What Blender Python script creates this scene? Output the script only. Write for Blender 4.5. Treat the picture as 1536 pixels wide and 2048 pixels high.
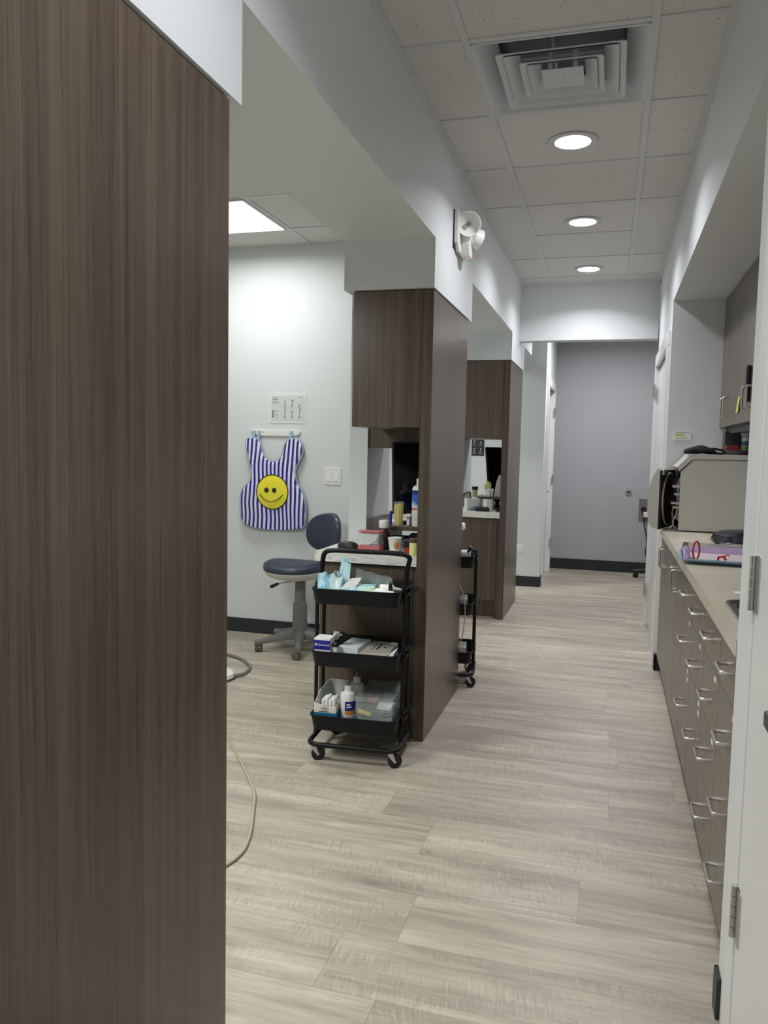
import bpy, bmesh, math, random
from mathutils import Vector, Matrix
for o in list(bpy.data.objects): bpy.data.objects.remove(o)
S = bpy.context.scene
COL = S.collection
PI = math.pi
random.seed(4)
def lin(r, g, b):
    f = lambda c: c/12.92 if c <= 0.04045 else ((c+0.055)/1.055)**2.4
    return (f(r/255), f(g/255), f(b/255), 1)

# ------------------------------------------------------------------ camera
PITCH, YAW, ROLL = 0.08036767, -0.27968148, -0.02040603
fw = Vector((math.sin(YAW)*math.cos(PITCH), math.cos(YAW)*math.cos(PITCH), -math.sin(PITCH)))
ri = Vector((math.cos(YAW), -math.sin(YAW), 0)); dn = fw.cross(ri)
c_, s_ = math.cos(ROLL), math.sin(ROLL)
R2 = ri*c_ + dn*s_; D2 = dn*c_ - ri*s_
cd = bpy.data.cameras.new('camera'); cam = bpy.data.objects.new('camera', cd); COL.objects.link(cam)
mw = Matrix.Identity(4)
for i in range(3):
    mw[i][0] = R2[i]; mw[i][1] = -D2[i]; mw[i][2] = -fw[i]
mw[2][3] = 1.3138
cam.matrix_world = mw
cd.sensor_fit = 'HORIZONTAL'; cd.sensor_width = 36; cd.lens = 36*1569.16/1536; cd.clip_start = 0.02
S.camera = cam
# ------------------------------------------------------------------ world, exposure, area lights
W = bpy.data.worlds.new('world'); S.world = W; W.use_nodes = True
W.node_tree.nodes['Background'].inputs[0].default_value = (0.8, 0.85, 0.9, 1)
W.node_tree.nodes['Background'].inputs[1].default_value = 0.05
S.view_settings.view_transform = 'Standard'; S.view_settings.look = 'None'
S.view_settings.exposure = 0.12; S.view_settings.gamma = 1; S.view_settings.use_curve_mapping = False
S.cycles.max_bounces = 10; S.cycles.diffuse_bounces = 6; S.cycles.transparent_max_bounces = 12
ZC = 2.665
DOWN_W, PANEL_W = 7.6, 25.0
DOWN_COL, PANEL_COL = (0.95, 0.945, 1.0), (0.97, 1.0, 0.965)
LAMP_YS = (-0.1, 1.13, 3.61, 4.845, 6.07)
LAMP_X = -0.217
def area(name, loc, size, watts, color, spread=180, shape='DISK', sy=None):
    l = bpy.data.lights.new(name, 'AREA'); l.shape = shape; l.size = size
    if sy: l.size_y = sy
    l.energy = watts; l.color = color; l.spread = math.radians(spread)
    o = bpy.data.objects.new(name, l); COL.objects.link(o); o.location = loc
    return o
PANELS = [(-2.29, 4.33), (-2.29, 7.0), (-2.3, 9.9), (-2.0, 1.0)]
area('panel_or_fill_light', (-2.29, 4.33, ZC-0.02), 0.58, PANEL_W*0.55, PANEL_COL, 170, 'RECTANGLE', 0.58)
area('panel_or_fill_light', (-2.29, 6.6, ZC-0.02), 0.58, PANEL_W*1.1, PANEL_COL, 170, 'RECTANGLE', 0.58)  # unseen lamp, added to light the wall behind the farther opening
area('panel_or_fill_light', (-2.0, 1.9, 2.19), 0.58, PANEL_W*1.5, PANEL_COL, 170, 'RECTANGLE', 0.58)  # added fill out of view, brightens the floor at near left
area('panel_or_fill_light', (0.0, 7.75, ZC-0.02), 0.3, 23, (0.97, 0.98, 1.0), 165, 'RECTANGLE', 0.3)  # added fill hidden past the cross beam, lifts the far wall
for y in LAMP_YS:
    area('downlight_beam', (LAMP_X, y, ZC-0.012), 0.12, DOWN_W, DOWN_COL, 138)

# ------------------------------------------------------------------ materials
def mat(name, col, rough=0.5, metal=0.0, spec=0.5, emit=None, es=0, coat=0, trans=0, alpha=1, bump=0, bscale=200):
    m = bpy.data.materials.new(name); m.use_nodes = True
    nt = m.node_tree; b = nt.nodes['Principled BSDF']
    b.inputs['Base Color'].default_value = col; b.inputs['Roughness'].default_value = rough
    b.inputs['Metallic'].default_value = metal; b.inputs['Specular IOR Level'].default_value = spec
    b.inputs['Coat Weight'].default_value = coat; b.inputs['Transmission Weight'].default_value = trans
    b.inputs['Alpha'].default_value = alpha
    if emit: b.inputs['Emission Color'].default_value = emit; b.inputs['Emission Strength'].default_value = es
    if bump or not emit:
        n = nt.nodes.new('ShaderNodeTexNoise'); n.inputs['Scale'].default_value = bscale
        g = nt.nodes.new('ShaderNodeNewGeometry'); nt.links.new(g.outputs['Position'], n.inputs['Vector'])
        bp = nt.nodes.new('ShaderNodeBump'); bp.inputs['Strength'].default_value = bump or 0.02; bp.inputs['Distance'].default_value = 0.002
        nt.links.new(n.outputs['Fac'], bp.inputs['Height']); nt.links.new(bp.outputs['Normal'], b.inputs['Normal'])
    return m
class G:
    """tiny node helper"""
    def __init__(s, m): s.nt = m.node_tree; s.b = s.nt.nodes['Principled BSDF']
    def n(s, t, **k):
        x = s.nt.nodes.new(t)
        for a, v in k.items(): setattr(x, a, v)
        return x
    def put(s, i, v):
        if hasattr(v, 'is_output') or isinstance(v, bpy.types.NodeSocket): s.nt.links.new(v, i)
        else: i.default_value = v
    def m(s, op, a, b=None, c=None):
        x = s.n('ShaderNodeMath', operation=op); s.put(x.inputs[0], a)
        if b is not None: s.put(x.inputs[1], b)
        if c is not None: s.put(x.inputs[2], c)
        return x.outputs[0]
    def pos(s):
        g = s.n('ShaderNodeNewGeometry'); p = s.n('ShaderNodeSeparateXYZ'); s.put(p.inputs[0], g.outputs['Position'])
        return p.outputs[0], p.outputs[1], p.outputs[2]
    def objc(s):
        g = s.n('ShaderNodeTexCoord'); p = s.n('ShaderNodeSeparateXYZ'); s.put(p.inputs[0], g.outputs['Object'])
        return p.outputs[0], p.outputs[1], p.outputs[2]
    def v(s, x, y, z):
        c = s.n('ShaderNodeCombineXYZ')
        for i, q in enumerate((x, y, z)): s.put(c.inputs[i], q)
        return c.outputs[0]
    def noise(s, vec, scale=1, detail=2, rough=0.5, dist=0):
        t = s.n('ShaderNodeTexNoise'); s.put(t.inputs['Vector'], vec); t.inputs['Scale'].default_value = scale
        t.inputs['Detail'].default_value = detail; t.inputs['Roughness'].default_value = rough; t.inputs['Distortion'].default_value = dist
        return t.outputs['Fac']
    def wn(s, vec):
        t = s.n('ShaderNodeTexWhiteNoise', noise_dimensions='3D'); s.put(t.inputs['Vector'], vec); return t.outputs['Value']
    def ramp(s, f, stops):
        r = s.n('ShaderNodeValToRGB'); s.put(r.inputs[0], f); e = r.color_ramp.elements
        e[0].position, e[0].color = stops[0]; e[1].position, e[1].color = stops[-1]
        for p, c in stops[1:-1]:
            q = e.new(p); q.color = c
        return r.outputs[0]
    def mix(s, f, a, b, bt='MIX'):
        x = s.n('ShaderNodeMix', data_type='RGBA', blend_type=bt); s.put(x.inputs[0], f); s.put(x.inputs[6], a); s.put(x.inputs[7], b)
        return x.outputs[2]
    def bump(s, h, st=0.2, d=0.002):
        x = s.n('ShaderNodeBump'); x.inputs['Strength'].default_value = st; x.inputs['Distance'].default_value = d
        s.put(x.inputs['Height'], h); s.put(s.b.inputs['Normal'], x.outputs[0])

def wood_mat(name, stops, rough=0.33, spec=0.5):
    m = mat(name, (0.1, 0.08, 0.07, 1), rough, spec=spec); g = G(m); x, y, z = g.pos()
    u = g.m('ADD', x, g.m('MULTIPLY', y, 0.83))
    warp = g.m('MULTIPLY', g.noise(g.v(g.m('MULTIPLY', u, 3), 0, g.m('MULTIPLY', z, 0.8)), 1, 2), 0.012)
    u = g.m('ADD', u, warp)
    a = g.noise(g.v(g.m('MULTIPLY', u, 38), 3.1, g.m('MULTIPLY', z, 0.3)), 1, 4, 0.65)
    b = g.noise(g.v(g.m('MULTIPLY', u, 330), 7.7, g.m('MULTIPLY', z, 3.0)), 1, 3, 0.7)
    c = g.noise(g.v(g.m('MULTIPLY', u, 8), 1.3, g.m('MULTIPLY', z, 0.2)), 1, 1)
    f = g.m('ADD', g.m('MULTIPLY', a, 0.42), g.m('ADD', g.m('MULTIPLY', b, 0.40), g.m('MULTIPLY', c, 0.18)))
    g.put(g.b.inputs['Base Color'], g.ramp(f, stops)); g.bump(b, 0.08, 0.001)
    g.put(g.b.inputs['Roughness'], g.m('MULTIPLY_ADD', b, 0.14, rough-0.07))
    return m
WOOD = wood_mat('dark_wood_laminate', [(0.34, lin(62, 51, 42)), (0.46, lin(82, 69, 58)), (0.56, lin(96, 83, 70)), (0.68, lin(112, 99, 86))], 0.3, 0.6)
WOODR = wood_mat('grey_brown_laminate', [(0.34, lin(96, 87, 75)), (0.5, lin(112, 103, 90)), (0.66, lin(124, 115, 101))])
def paint(name, c):
    m = mat(name, c, 0.55, spec=0.35); g = G(m); x, y, z = g.pos()
    n = g.noise(g.v(x, y, z), 420, 2); g.bump(n, 0.06, 0.001)
    return m
PAINT = paint('pale_blue_grey_wall_paint', lin(221, 225, 226))
PAINTD = paint('grey_mauve_wall_paint', lin(178, 179, 184))
PAINTS = paint('soffit_paint', lin(196, 197, 190))
PWHITE = mat('white_door_enamel', lin(232, 232, 230), 0.32)
BASEB = mat('black_vinyl_base', lin(38, 42, 46), 0.45)
METAL = mat('brushed_nickel', lin(206, 204, 198), 0.36, 1.0)
CHROME = mat('chrome', lin(215, 215, 215), 0.12, 1.0)
BLACK = mat('black_powder_coat', lin(11, 13, 17), 0.5, spec=0.3)
BLACKP = mat('black_plastic', lin(16, 17, 20), 0.5)
WHITE = mat('white_plastic', lin(236, 236, 232), 0.4)
GREYP = mat('grey_plastic', lin(120, 118, 114), 0.5)
DGREY = mat('dark_grey_metal', lin(80, 80, 82), 0.4, 0.6)
# ceiling tile
TILE = mat('speckled_ceiling_tile', lin(186, 184, 180), 0.9, spec=0.1)
g = G(TILE); x, y, z = g.pos()
vo = g.n('ShaderNodeTexVoronoi'); vo.inputs['Scale'].default_value = 52; g.put(vo.inputs['Vector'], g.v(x, y, 0))
rr = g.m('MULTIPLY', g.wn(vo.outputs['Position']), 0.36)
clump = g.noise(g.v(x, y, 0), 6, 2)
hole = g.m('MULTIPLY', g.m('LESS_THAN', vo.outputs['Distance'], g.m('MULTIPLY', rr, 0.55)), g.m('GREATER_THAN', clump, 0.47))
fine = g.noise(g.v(x, y, 0), 160, 2)
base = g.ramp(fine, [(0.3, lin(208, 206, 202)), (0.7, lin(220, 218, 214))])
g.put(g.b.inputs['Base Color'], g.mix(hole, base, lin(150, 148, 144)))
g.bump(g.m('SUBTRACT', fine, hole), 0.3, 0.002)
GRID = mat('white_ceiling_grid', lin(205, 206, 208), 0.5)
# floor
FLOOR = mat('grey_oak_vinyl_plank', lin(170, 163, 150), 0.42, spec=0.45)
g = G(FLOOR); x, y, z = g.pos()
PW, PL = 0.2315, 1.22
v_ = g.m('DIVIDE', g.m('SUBTRACT', y, 1.7066), PW); row = g.m('FLOOR', v_); fv = g.m('FRACT', v_)
off = g.m('MULTIPLY', g.wn(g.v(row, 3.3, 0)), PL)
u_ = g.m('DIVIDE', g.m('ADD', x, off), PL); ci = g.m('FLOOR', u_); fu = g.m('FRACT', u_)
r1 = g.wn(g.v(row, ci, 1)); r2 = g.wn(g.v(row, ci, 9))
lx = g.m('ADD', x, g.m('MULTIPLY', r1, 37)); ly = g.m('ADD', y, g.m('MULTIPLY', r2, 11))
grain = g.noise(g.v(g.m('MULTIPLY', lx, 2.2), g.m('MULTIPLY', ly, 26), r1), 1, 5, 0.62, 0.6)
gr2 = g.noise(g.v(g.m('MULTIPLY', lx, 7), g.m('MULTIPLY', ly, 120), r2), 1, 3, 0.6)
saw = g.noise(g.v(g.m('MULTIPLY_ADD', ly, g.m('MULTIPLY_ADD', r2, 90, -20), g.m('MULTIPLY', lx, 170)), g.m('MULTIPLY', ly, 16), r1), 1, 4, 0.7, 0.4)
sawm = g.noise(g.v(g.m('MULTIPLY', lx, 3.0), g.m('MULTIPLY', ly, 14), 5), 1, 2)
sawm = g.m('MULTIPLY', g.m('GREATER_THAN', r2, 0.25), g.ramp(sawm, [(0.40, (0, 0, 0, 1)), (0.58, (1, 1, 1, 1))]))
cloud = g.noise(g.v(g.m('MULTIPLY', lx, 1.3), g.m('MULTIPLY', ly, 7), 2), 1, 2)
f = g.m('ADD', g.m('MULTIPLY', grain, 0.55), g.m('MULTIPLY', cloud, 0.45))
c0 = g.ramp(f, [(0.3, lin(132, 123, 110)), (0.43, lin(162, 153, 138)), (0.53, lin(180, 172, 156)), (0.66, lin(204, 196, 180))])
c1 = g.mix(g.m('MULTIPLY', g.ramp(gr2, [(0.5, (0, 0, 0, 1)), (0.72, (1, 1, 1, 1))]), 0.3), c0, lin(122, 113, 104))
c2 = g.mix(g.m('MULTIPLY', sawm, g.m('MULTIPLY', g.ramp(saw, [(0.5, (0, 0, 0, 1)), (0.64, (1, 1, 1, 1))]), 0.5)), c1, lin(136, 128, 116))
c2 = g.mix(g.m('MULTIPLY', sawm, g.m('MULTIPLY', g.ramp(saw, [(0.34, (1, 1, 1, 1)), (0.45, (0, 0, 0, 1))]), 0.35)), c2, lin(212, 206, 192))
tone = g.ramp(r1, [(0.0, (0.93, 0.93, 0.93, 1)), (1.0, (1.04, 1.04, 1.03, 1))])
c3 = g.mix(1.0, c2, tone, 'MULTIPLY')
kn = g.n('ShaderNodeTexVoronoi'); kn.inputs['Scale'].default_value = 1; g.put(kn.inputs['Vector'], g.v(g.m('MULTIPLY', lx, 7), g.m('MULTIPLY', ly, 14), 0))
knot = g.m('MULTIPLY', g.m('LESS_THAN', kn.outputs['Distance'], g.m('MULTIPLY', g.wn(kn.outputs['Position']), 0.055)), g.m('GREATER_THAN', g.wn(kn.outputs['Position']), 0.6))
c4 = g.mix(g.m('MULTIPLY', knot, 0.7), c3, lin(92, 82, 74))
def edge(fr, w): return g.m('MAXIMUM', g.m('LESS_THAN', fr, w), g.m('GREATER_THAN', fr, 1-w))
gap = g.m('MAXIMUM', edge(fv, 0.0055), edge(fu, 0.0012))
g.put(g.b.inputs['Base Color'], g.mix(g.m('MULTIPLY', gap, 0.32), c4, lin(96, 88, 80)))
g.put(g.b.inputs['Roughness'], g.m('MULTIPLY_ADD', grain, 0.2, 0.34))
g.bump(g.m('SUBTRACT', g.m('ADD', g.m('MULTIPLY', saw, 0.5), gr2), g.m('MULTIPLY', gap, 3)), 0.12, 0.0015)
def stone(name, c1, c2, veins=None):
    m = mat(name, c1, 0.3); g = G(m); x, y, z = g.pos()
    n = g.noise(g.v(g.m('MULTIPLY', x, 5), g.m('MULTIPLY', y, 2.5), g.m('MULTIPLY', z, 9)), 1, 5, 0.6, 1.2)
    c = g.ramp(n, [(0.35, c1), (0.65, c2)])
    if veins:
        w = g.noise(g.v(g.m('MULTIPLY', x, 3.5), g.m('MULTIPLY', y, 3), g.m('MULTIPLY', z, 16)), 1, 6, 0.55, 2.0)
        f = g.ramp(g.m('ABSOLUTE', g.m('SUBTRACT', w, 0.5)), [(0.0, (1, 1, 1, 1)), (0.022, (0, 0, 0, 1))])
        c = g.mix(g.m('MULTIPLY', f, 0.7), c, veins)
    g.put(g.b.inputs['Base Color'], c); return m
STONE = stone('beige_laminate_worktop', lin(196, 189, 170), lin(214, 207, 188))
MARBLE = stone('white_marbled_worktop', lin(222, 221, 212), lin(236, 235, 228), lin(150, 150, 148))
VINYL = mat('navy_vinyl', lin(44, 54, 74), 0.38, spec=0.6, bump=0.15, bscale=500)
PAPERW = mat('white_paper', lin(236, 238, 234), 0.7)
INK = mat('black_ink', lin(40, 42, 44), 0.7)
INKG = mat('grey_ink', lin(150, 152, 152), 0.7)
BLUE = mat('royal_blue_print', lin(28, 34, 140), 0.5)
ORANGE = mat('orange_print', lin(226, 138, 62), 0.5)
TEAL = mat('teal_print', lin(28, 112, 150), 0.5)
YEL = mat('yellow_plastic', lin(250, 236, 70), 0.5)
RED = mat('red_plastic', lin(178, 38, 38), 0.35)
PINKP = mat('dusty_pink_plastic', lin(196, 104, 108), 0.4)
def clearm(name, col, a): 
    m = mat(name, col, 0.15, spec=0.6, alpha=a); return m
CLEAR = clearm('clear_plastic', lin(215, 222, 222), 0.13)
WRAP = clearm('crinkled_clear_wrap', lin(200, 208, 208), 0.4)
POUCH = mat('pale_blue_paper_pouch', lin(150, 206, 226), 0.45)
g = G(POUCH); x, y, z = g.objc()
n = g.noise(g.v(x, y, z), 26, 2); g.put(g.b.inputs['Base Color'], g.ramp(n, [(0.36, lin(128, 190, 220)), (0.5, lin(176, 218, 228)), (0.62, lin(198, 222, 206)), (0.7, lin(190, 214, 130))]))

# ------------------------------------------------------------------ geometry helpers
def rrect(w, d, r, n=5, cx=0, cy=0):
    P = []
    for sx, sy, a0 in ((1, 1, 0), (-1, 1, 90), (-1, -1, 180), (1, -1, 270)):
        for i in range(n+1):
            a = math.radians(a0+90*i/n); P.append((cx+sx*(w/2-r)+r*math.cos(a), cy+sy*(d/2-r)+r*math.sin(a)))
    return P
def fillet(pts, r, n=5):
    pts = [Vector(p) for p in pts]; out = [pts[0]]
    for a, b, c in zip(pts, pts[1:], pts[2:]):
        d1 = (a-b); d2 = (c-b); rr = min(r, d1.length*0.49, d2.length*0.49)
        p, q = b+d1.normalized()*rr, b+d2.normalized()*rr
        for i in range(n+1):
            t = i/n; out.append(p*(1-t)**2+b*2*t*(1-t)+q*t*t)
    return out+[pts[-1]]
class M:
    def __init__(s): s.bm = bmesh.new()
    def box(s, x0, x1, y0, y1, z0, z1, bev=0, mx=None, seg=2):
        r = bmesh.ops.create_cube(s.bm, size=1); vs = r['verts']
        for v in vs: v.co = Vector((x0+(v.co.x+.5)*(x1-x0), y0+(v.co.y+.5)*(y1-y0), z0+(v.co.z+.5)*(z1-z0)))
        if bev:
            es = list({e for v in vs for e in v.link_edges}); fs0 = set(s.bm.faces)
            q = bmesh.ops.bevel(s.bm, geom=es, offset=bev, segments=seg, profile=0.5, affect='EDGES')
            vs = list({v for v in q['verts']} | {v for f in q['faces'] for v in f.verts} | {v for v in vs if v.is_valid})
        if mx:
            for v in vs: v.co = mx @ v.co
        return s
    def loft(s, rings, cap0=True, cap1=True, closed=True):
        R = [[s.bm.verts.new(p) for p in r] for r in rings]; n = len(R[0])
        for a, b in zip(R, R[1:]):
            for i in range(n if closed else n-1):
                j = (i+1) % n
                try: s.bm.faces.new((a[i], a[j], b[j], b[i]))
                except ValueError: pass
        if cap0: s.bm.faces.new(R[0][::-1])
        if cap1: s.bm.faces.new(R[-1])
        return s
    def lathe(s, prof, c=(0, 0, 0), seg=24, mx=None, sx=1, sy=1, cap0=True, cap1=True):
        rings = []
        for r, h in prof:
            ring = []
            for i in range(seg):
                a = 2*PI*i/seg; p = Vector((r*sx*math.cos(a), r*sy*math.sin(a), h))
                ring.append((mx @ p) if mx else p+Vector(c))
            rings.append(ring)
        return s.loft(rings, cap0, cap1)
    def tube(s, pts, r, seg=10, closed=False):
        P = [Vector(p) for p in pts]; n = len(P); rings = []; up = None
        for i in range(n):
            a = P[i-1] if (i > 0 or closed) else P[i]; b = P[(i+1) % n] if (i < n-1 or closed) else P[i]
            t = (b-a).normalized()
            if up is None: up = t.orthogonal().normalized()
            up = (up-t*up.dot(t)); up = up.normalized() if up.length > 1e-6 else t.orthogonal().normalized()
            w = t.cross(up); rad = r[i] if isinstance(r, (list, tuple)) else r
            rings.append([P[i]+(up*math.cos(2*PI*k/seg)+w*math.sin(2*PI*k/seg))*rad for k in range(seg)])
        if closed: rings.append(rings[0]); return s.loft(rings, False, False)
        return s.loft(rings)
    def cyl(s, a, b, r, seg=16): return s.tube([a, b], r, seg)
    def poly(s, pts, d):
        """prism: polygon pts extruded by vector d"""
        d = Vector(d); return s.loft([[Vector(p) for p in pts], [Vector(p)+d for p in pts]])
    def pan(s, w0, d0, w1, d1, z0, z1, r, t=0.003, lip=0.006, c=(0, 0)):
        rings = []
        for w, d, z in ((w0, d0, z0), (w1, d1, z1-lip), (w1+lip, d1+lip, z1-lip), (w1+lip, d1+lip, z1), (w1-2*t, d1-2*t, z1), (w0-2*t, d0-2*t, z0+t)):
            rings.append([(x, y, z) for x, y in rrect(w, d, r, 5, *c)])
        return s.loft(rings)
    def build(s, name, m, parent=None, smooth=False, local=False, solidify=0):
        bmesh.ops.remove_doubles(s.bm, verts=s.bm.verts, dist=1e-6)
        bmesh.ops.recalc_face_normals(s.bm, faces=s.bm.faces)
        inv = Matrix.Identity(4); p = parent; origin = None
        if not local:
            if parent is None:
                xs = [v.co for v in s.bm.verts]
                origin = Vector(((min(v.x for v in xs)+max(v.x for v in xs))/2, (min(v.y for v in xs)+max(v.y for v in xs))/2, min(v.z for v in xs)))
                inv = Matrix.Translation(-origin)
            else:
                W_ = Matrix.Identity(4); q = parent
                while q: W_ = q.matrix_basis @ W_; q = q.parent
                inv = W_.inverted()
        s.bm.transform(inv)
        me = bpy.data.meshes.new(name); s.bm.to_mesh(me); s.bm.free()
        for mm in (m if isinstance(m, (list, tuple)) else [m]): me.materials.append(mm)
        if smooth:
            me.polygons.foreach_set('use_smooth', [True]*len(me.polygons))
            try: me.set_sharp_from_angle(angle=math.radians(38))
            except Exception: pass
        o = bpy.data.objects.new(name, me); COL.objects.link(o)
        if parent: o.parent = parent
        elif origin is not None: o.location = origin
        return o
def tag(o, label, cat=None, group=None):
    o['label'] = label
    if cat: o['category'] = cat
    if group: o['group'] = group
    return o
def T(name, label, cat, loc, rz=0, group=None):
    o = bpy.data.objects.new(name, None); COL.objects.link(o); o.location = loc; o.rotation_euler = (0, 0, rz)
    o.empty_display_size = 0.05
    return tag(o, label, cat, group)
def struct(name, m, mb, parent=None, smooth=False):
    o = mb.build(name, m, parent, smooth=smooth)
    if parent is None: o['kind'] = 'structure'
    return o
def kids(o): return [c for c in bpy.data.objects if c.parent == o]
def dup(root, loc, rz, label, group=None):
    def rec(o, par):
        c = o.copy(); COL.objects.link(c); c.parent = par
        for ch in kids(o): rec(ch, c)
        return c
    r = rec(root, None); r.location = loc; r.rotation_euler = (0, 0, rz); r['label'] = label
    if group: r['group'] = group
    return r
def text(s, size, mx, m, parent, name='lettering', depth=0.0004, local=False):
    cu = bpy.data.curves.new('t', 'FONT'); cu.body = s; cu.size = size; cu.extrude = depth; cu.align_x = 'CENTER'; cu.align_y = 'CENTER'; cu.resolution_u = 2
    o = bpy.data.objects.new('t', cu); COL.objects.link(o)
    dg = bpy.context.evaluated_depsgraph_get(); me = bpy.data.meshes.new_from_object(o.evaluated_get(dg))
    bpy.data.objects.remove(o)
    b = M(); b.bm.from_mesh(me); b.bm.transform(mx)
    return b.build(name, m, parent, local=local)
FRONT = Matrix.Rotation(PI/2, 4, 'X')            # lettering that faces -y
def at(x, y, z, rz=0, base=FRONT): return Matrix.Translation((x, y, z)) @ Matrix.Rotation(rz, 4, 'Z') @ base

# ------------------------------------------------------------------ room shell
XL, XR, YB, YE = -0.757, 0.314, -1.6, 9.05
ZB, ZH = 2.216, 2.008                              # beam underside, header underside
b = M(); b.box(-4.1, 1.9, YB, YE+0.1, -0.1, 0); struct('floor', FLOOR, b)
VX0, VX1, VY0, VY1 = -0.506, 0.064, 2.695, 3.265     # opening for the air vent
b = M(); b.box(XL, XR, YB, VY0, ZC, ZC+0.1); b.box(XL, XR, VY1, 6.69, ZC, ZC+0.1); b.box(XL, VX0, VY0, VY1, ZC, ZC+0.1); b.box(VX1, XR, VY0, VY1, ZC, ZC+0.1)
b.box(XL, 1.9, 6.69, YE, ZC, ZC+0.1); struct('ceiling', TILE, b)
b = M(); b.box(-4.1, -1.16, 2.672, 7.7, ZC, ZC+0.1); o = struct('ceiling', TILE, b)
# left beam with the headers that drop over the cabinets
b = M(); b.box(-1.16, XL, YB, 7.57, ZB, ZC+0.05); struct('wall_left', PAINT, b)
for i, (y0, y1) in enumerate(((0.6, 1.518), (3.345, 4.277), (6.055, 6.915))):
    b = M(); b.box(-1.165, XL+0.0005, y0, y1, ZH, ZB+0.002); struct('wall_left', PAINT, b)
b = M(); b.box(-4.1, -1.16, YB, 2.672, ZB, ZC+0.1); struct('wall_left', PAINT, b)
b = M(); b.box(-1.296, -1.2, 3.85, 4.27, 0, ZH+0.3); struct('wall_left', PAINT, b)
b = M(); b.box(-1.296, -1.2, 6.55, 6.97, 0, ZH+0.3); struct('wall_left', PAINT, b)
b = M(); b.box(-4.1, -4.0, YB, 7.7, 0, ZC+0.1); struct('wall_left', PAINT, b)
b = M(); b.box(-4.1, -1.0, 5.0, 5.12, 0, ZC+0.1); struct('wall_left', PAINT, b)
b = M(); b.box(-4.1, -0.625, 7.7, 7.83, 0, ZC+0.1); b.box(-0.75, -0.625, 7.83, 7.93, 0, ZC+0.1); b.box(-0.75, -0.625, 8.75, YE, 0, ZC+0.1); b.box(-0.75, -0.625, 7.93, 8.75, 1.98, ZC+0.1)
b.box(-0.76, -0.7, 7.93, 8.75, 0, 1.98)
struct('wall_left', PAINT, b)
b = M(); b.box(XL, XR, 6.565, 6.69, ZB, ZC+0.02); struct('wall_cross', PAINT, b)['kind'] = 'structure'
b = M(); b.box(-0.8, 1.9, YE, YE+0.1, 0, ZC+0.1); struct('wall_far', PAINTD, b)
b = M(); b.box(-4.1, 1.9, YB-0.1, YB, 0, ZC+0.1); struct('wall_back', PAINT, b)
# right side: soffit over the cabinets, end wall, back wall, door wall
b = M(); b.box(XR, 1.02, YB, 4.98, ZB, ZC+0.1); struct('wall_right', PAINT, b)
b = M(); b.box(XR, 1.02, 4.98, 5.12, 0, ZC+0.1); b.box(XR, 0.42, 5.12, 6.3, 1.97, ZC+0.1); b.box(XR, 1.9, 6.3, 6.42, 0, ZC+0.1); b.box(0.36, 0.42, 5.12, 6.3, 0, 1.97); struct('wall_right', PAINT, b)
b = M(); b.box(0.92, 1.02, YB, 4.98, 0, ZB+0.01); struct('wall_right', PAINT, b)
b = M(); b.box(0.297, 0.93, 1.79, 1.935, 0, ZB+0.1); b.box(0.38, 0.93, YB, 1.79, 0, ZB+0.1); struct('wall_right', PAINT, b)
b = M(); b.box(1.8, 1.9, 6.42, YE, 0, ZC+0.1); struct('wall_right', PAINTD, b)
# black vinyl baseboards
def base(name, *bx):
    b = M()
    for q in bx: b.box(*q, bev=0.003)
    struct(name, BASEB, b)
base('baseboard_left', (-4.0, -1.0, 4.99, 5.0, 0, 0.1))
base('baseboard_left', (-4.0, -0.617, 7.69, 7.7, 0, 0.1), (-0.626, -0.615, 7.69, 7.835, 0, 0.1))
base('baseboard_far', (-0.62, 1.8, YE-0.01, YE, 0, 0.12))
base('baseboard_right', (XR-0.013, 0.36, 4.969, 4.981, 0, 0.1), (XR-0.013, XR, 4.969, 5.02, 0, 0.1))
base('baseboard_right', (0.287, 0.2975, 1.885, 1.943, 0, 0.1), (0.287, 0.33, 1.933, 1.943, 0, 0.1))

# ceiling suspension grid
b = M()
for x in (-0.52, 0.0775):
    b.box(x-0.012, x+0.012, YB, 6.565, ZC-0.006, ZC+0.002)
k0 = [3.283+0.6065*k for k in range(-8, 6)]
for i, y in enumerate(k0):
    if y > 6.5: continue
    b.box(-0.508, 0.0655, y-0.012, y+0.012, ZC-0.005, ZC+0.002)
    if abs(y-5.103) > 0.02:
        b.box(XL, -0.532, y-0.012, y+0.012, ZC-0.0045, ZC+0.002); b.box(0.0895, XR, y-0.012, y+0.012, ZC-0.0045, ZC+0.002)
b.box(XL, XL+0.022, YB, 6.565, ZC-0.008, ZC+0.002); b.box(XR-0.022, XR, YB, 6.565, ZC-0.008, ZC+0.002)
struct('trim_1', GRID, b)
b = M()
for x in (-1.98, -2.6): b.box(x-0.012, x+0.012, 2.672, 5.0, ZC-0.006, ZC+0.002)
for y in (2.78, 3.4, 4.01, 4.63): b.box(-4, -1.16, y-0.012, y+0.012, ZC-0.005, ZC+0.002)
struct('trim_2', GRID, b)

# doors --------------------------------------------------------------
def hinge(y, z, x, parent, sgn=-1, h=0.1):
    b = M(); b.box(x-0.002, x+0.002, y-0.03, y+0.03, z-h/2, z+h/2)
    for k in range(5): b.cyl((x+sgn*0.006, y, z-h/2+k*h/5+0.001), (x+sgn*0.006, y, z-h/2+(k+1)*h/5-0.001), 0.007, 10)
    return b.build('hinge', METAL, parent, smooth=True)
def lever(parent, x, y, z, sx, dy):
    b = M(); b.cyl((x, y, z), (x+sx*0.012, y, z), 0.028, 24); b.cyl((x+sx*0.01, y, z), (x+sx*0.055, y, z), 0.01, 12)
    b.tube(fillet([(x+sx*0.05, y, z), (x+sx*0.055, y+dy*0.03, z), (x+sx*0.05, y+dy*0.12, z)], 0.02), 0.009, 10)
    return b.build('door_handle', METAL, parent, smooth=True)
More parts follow.
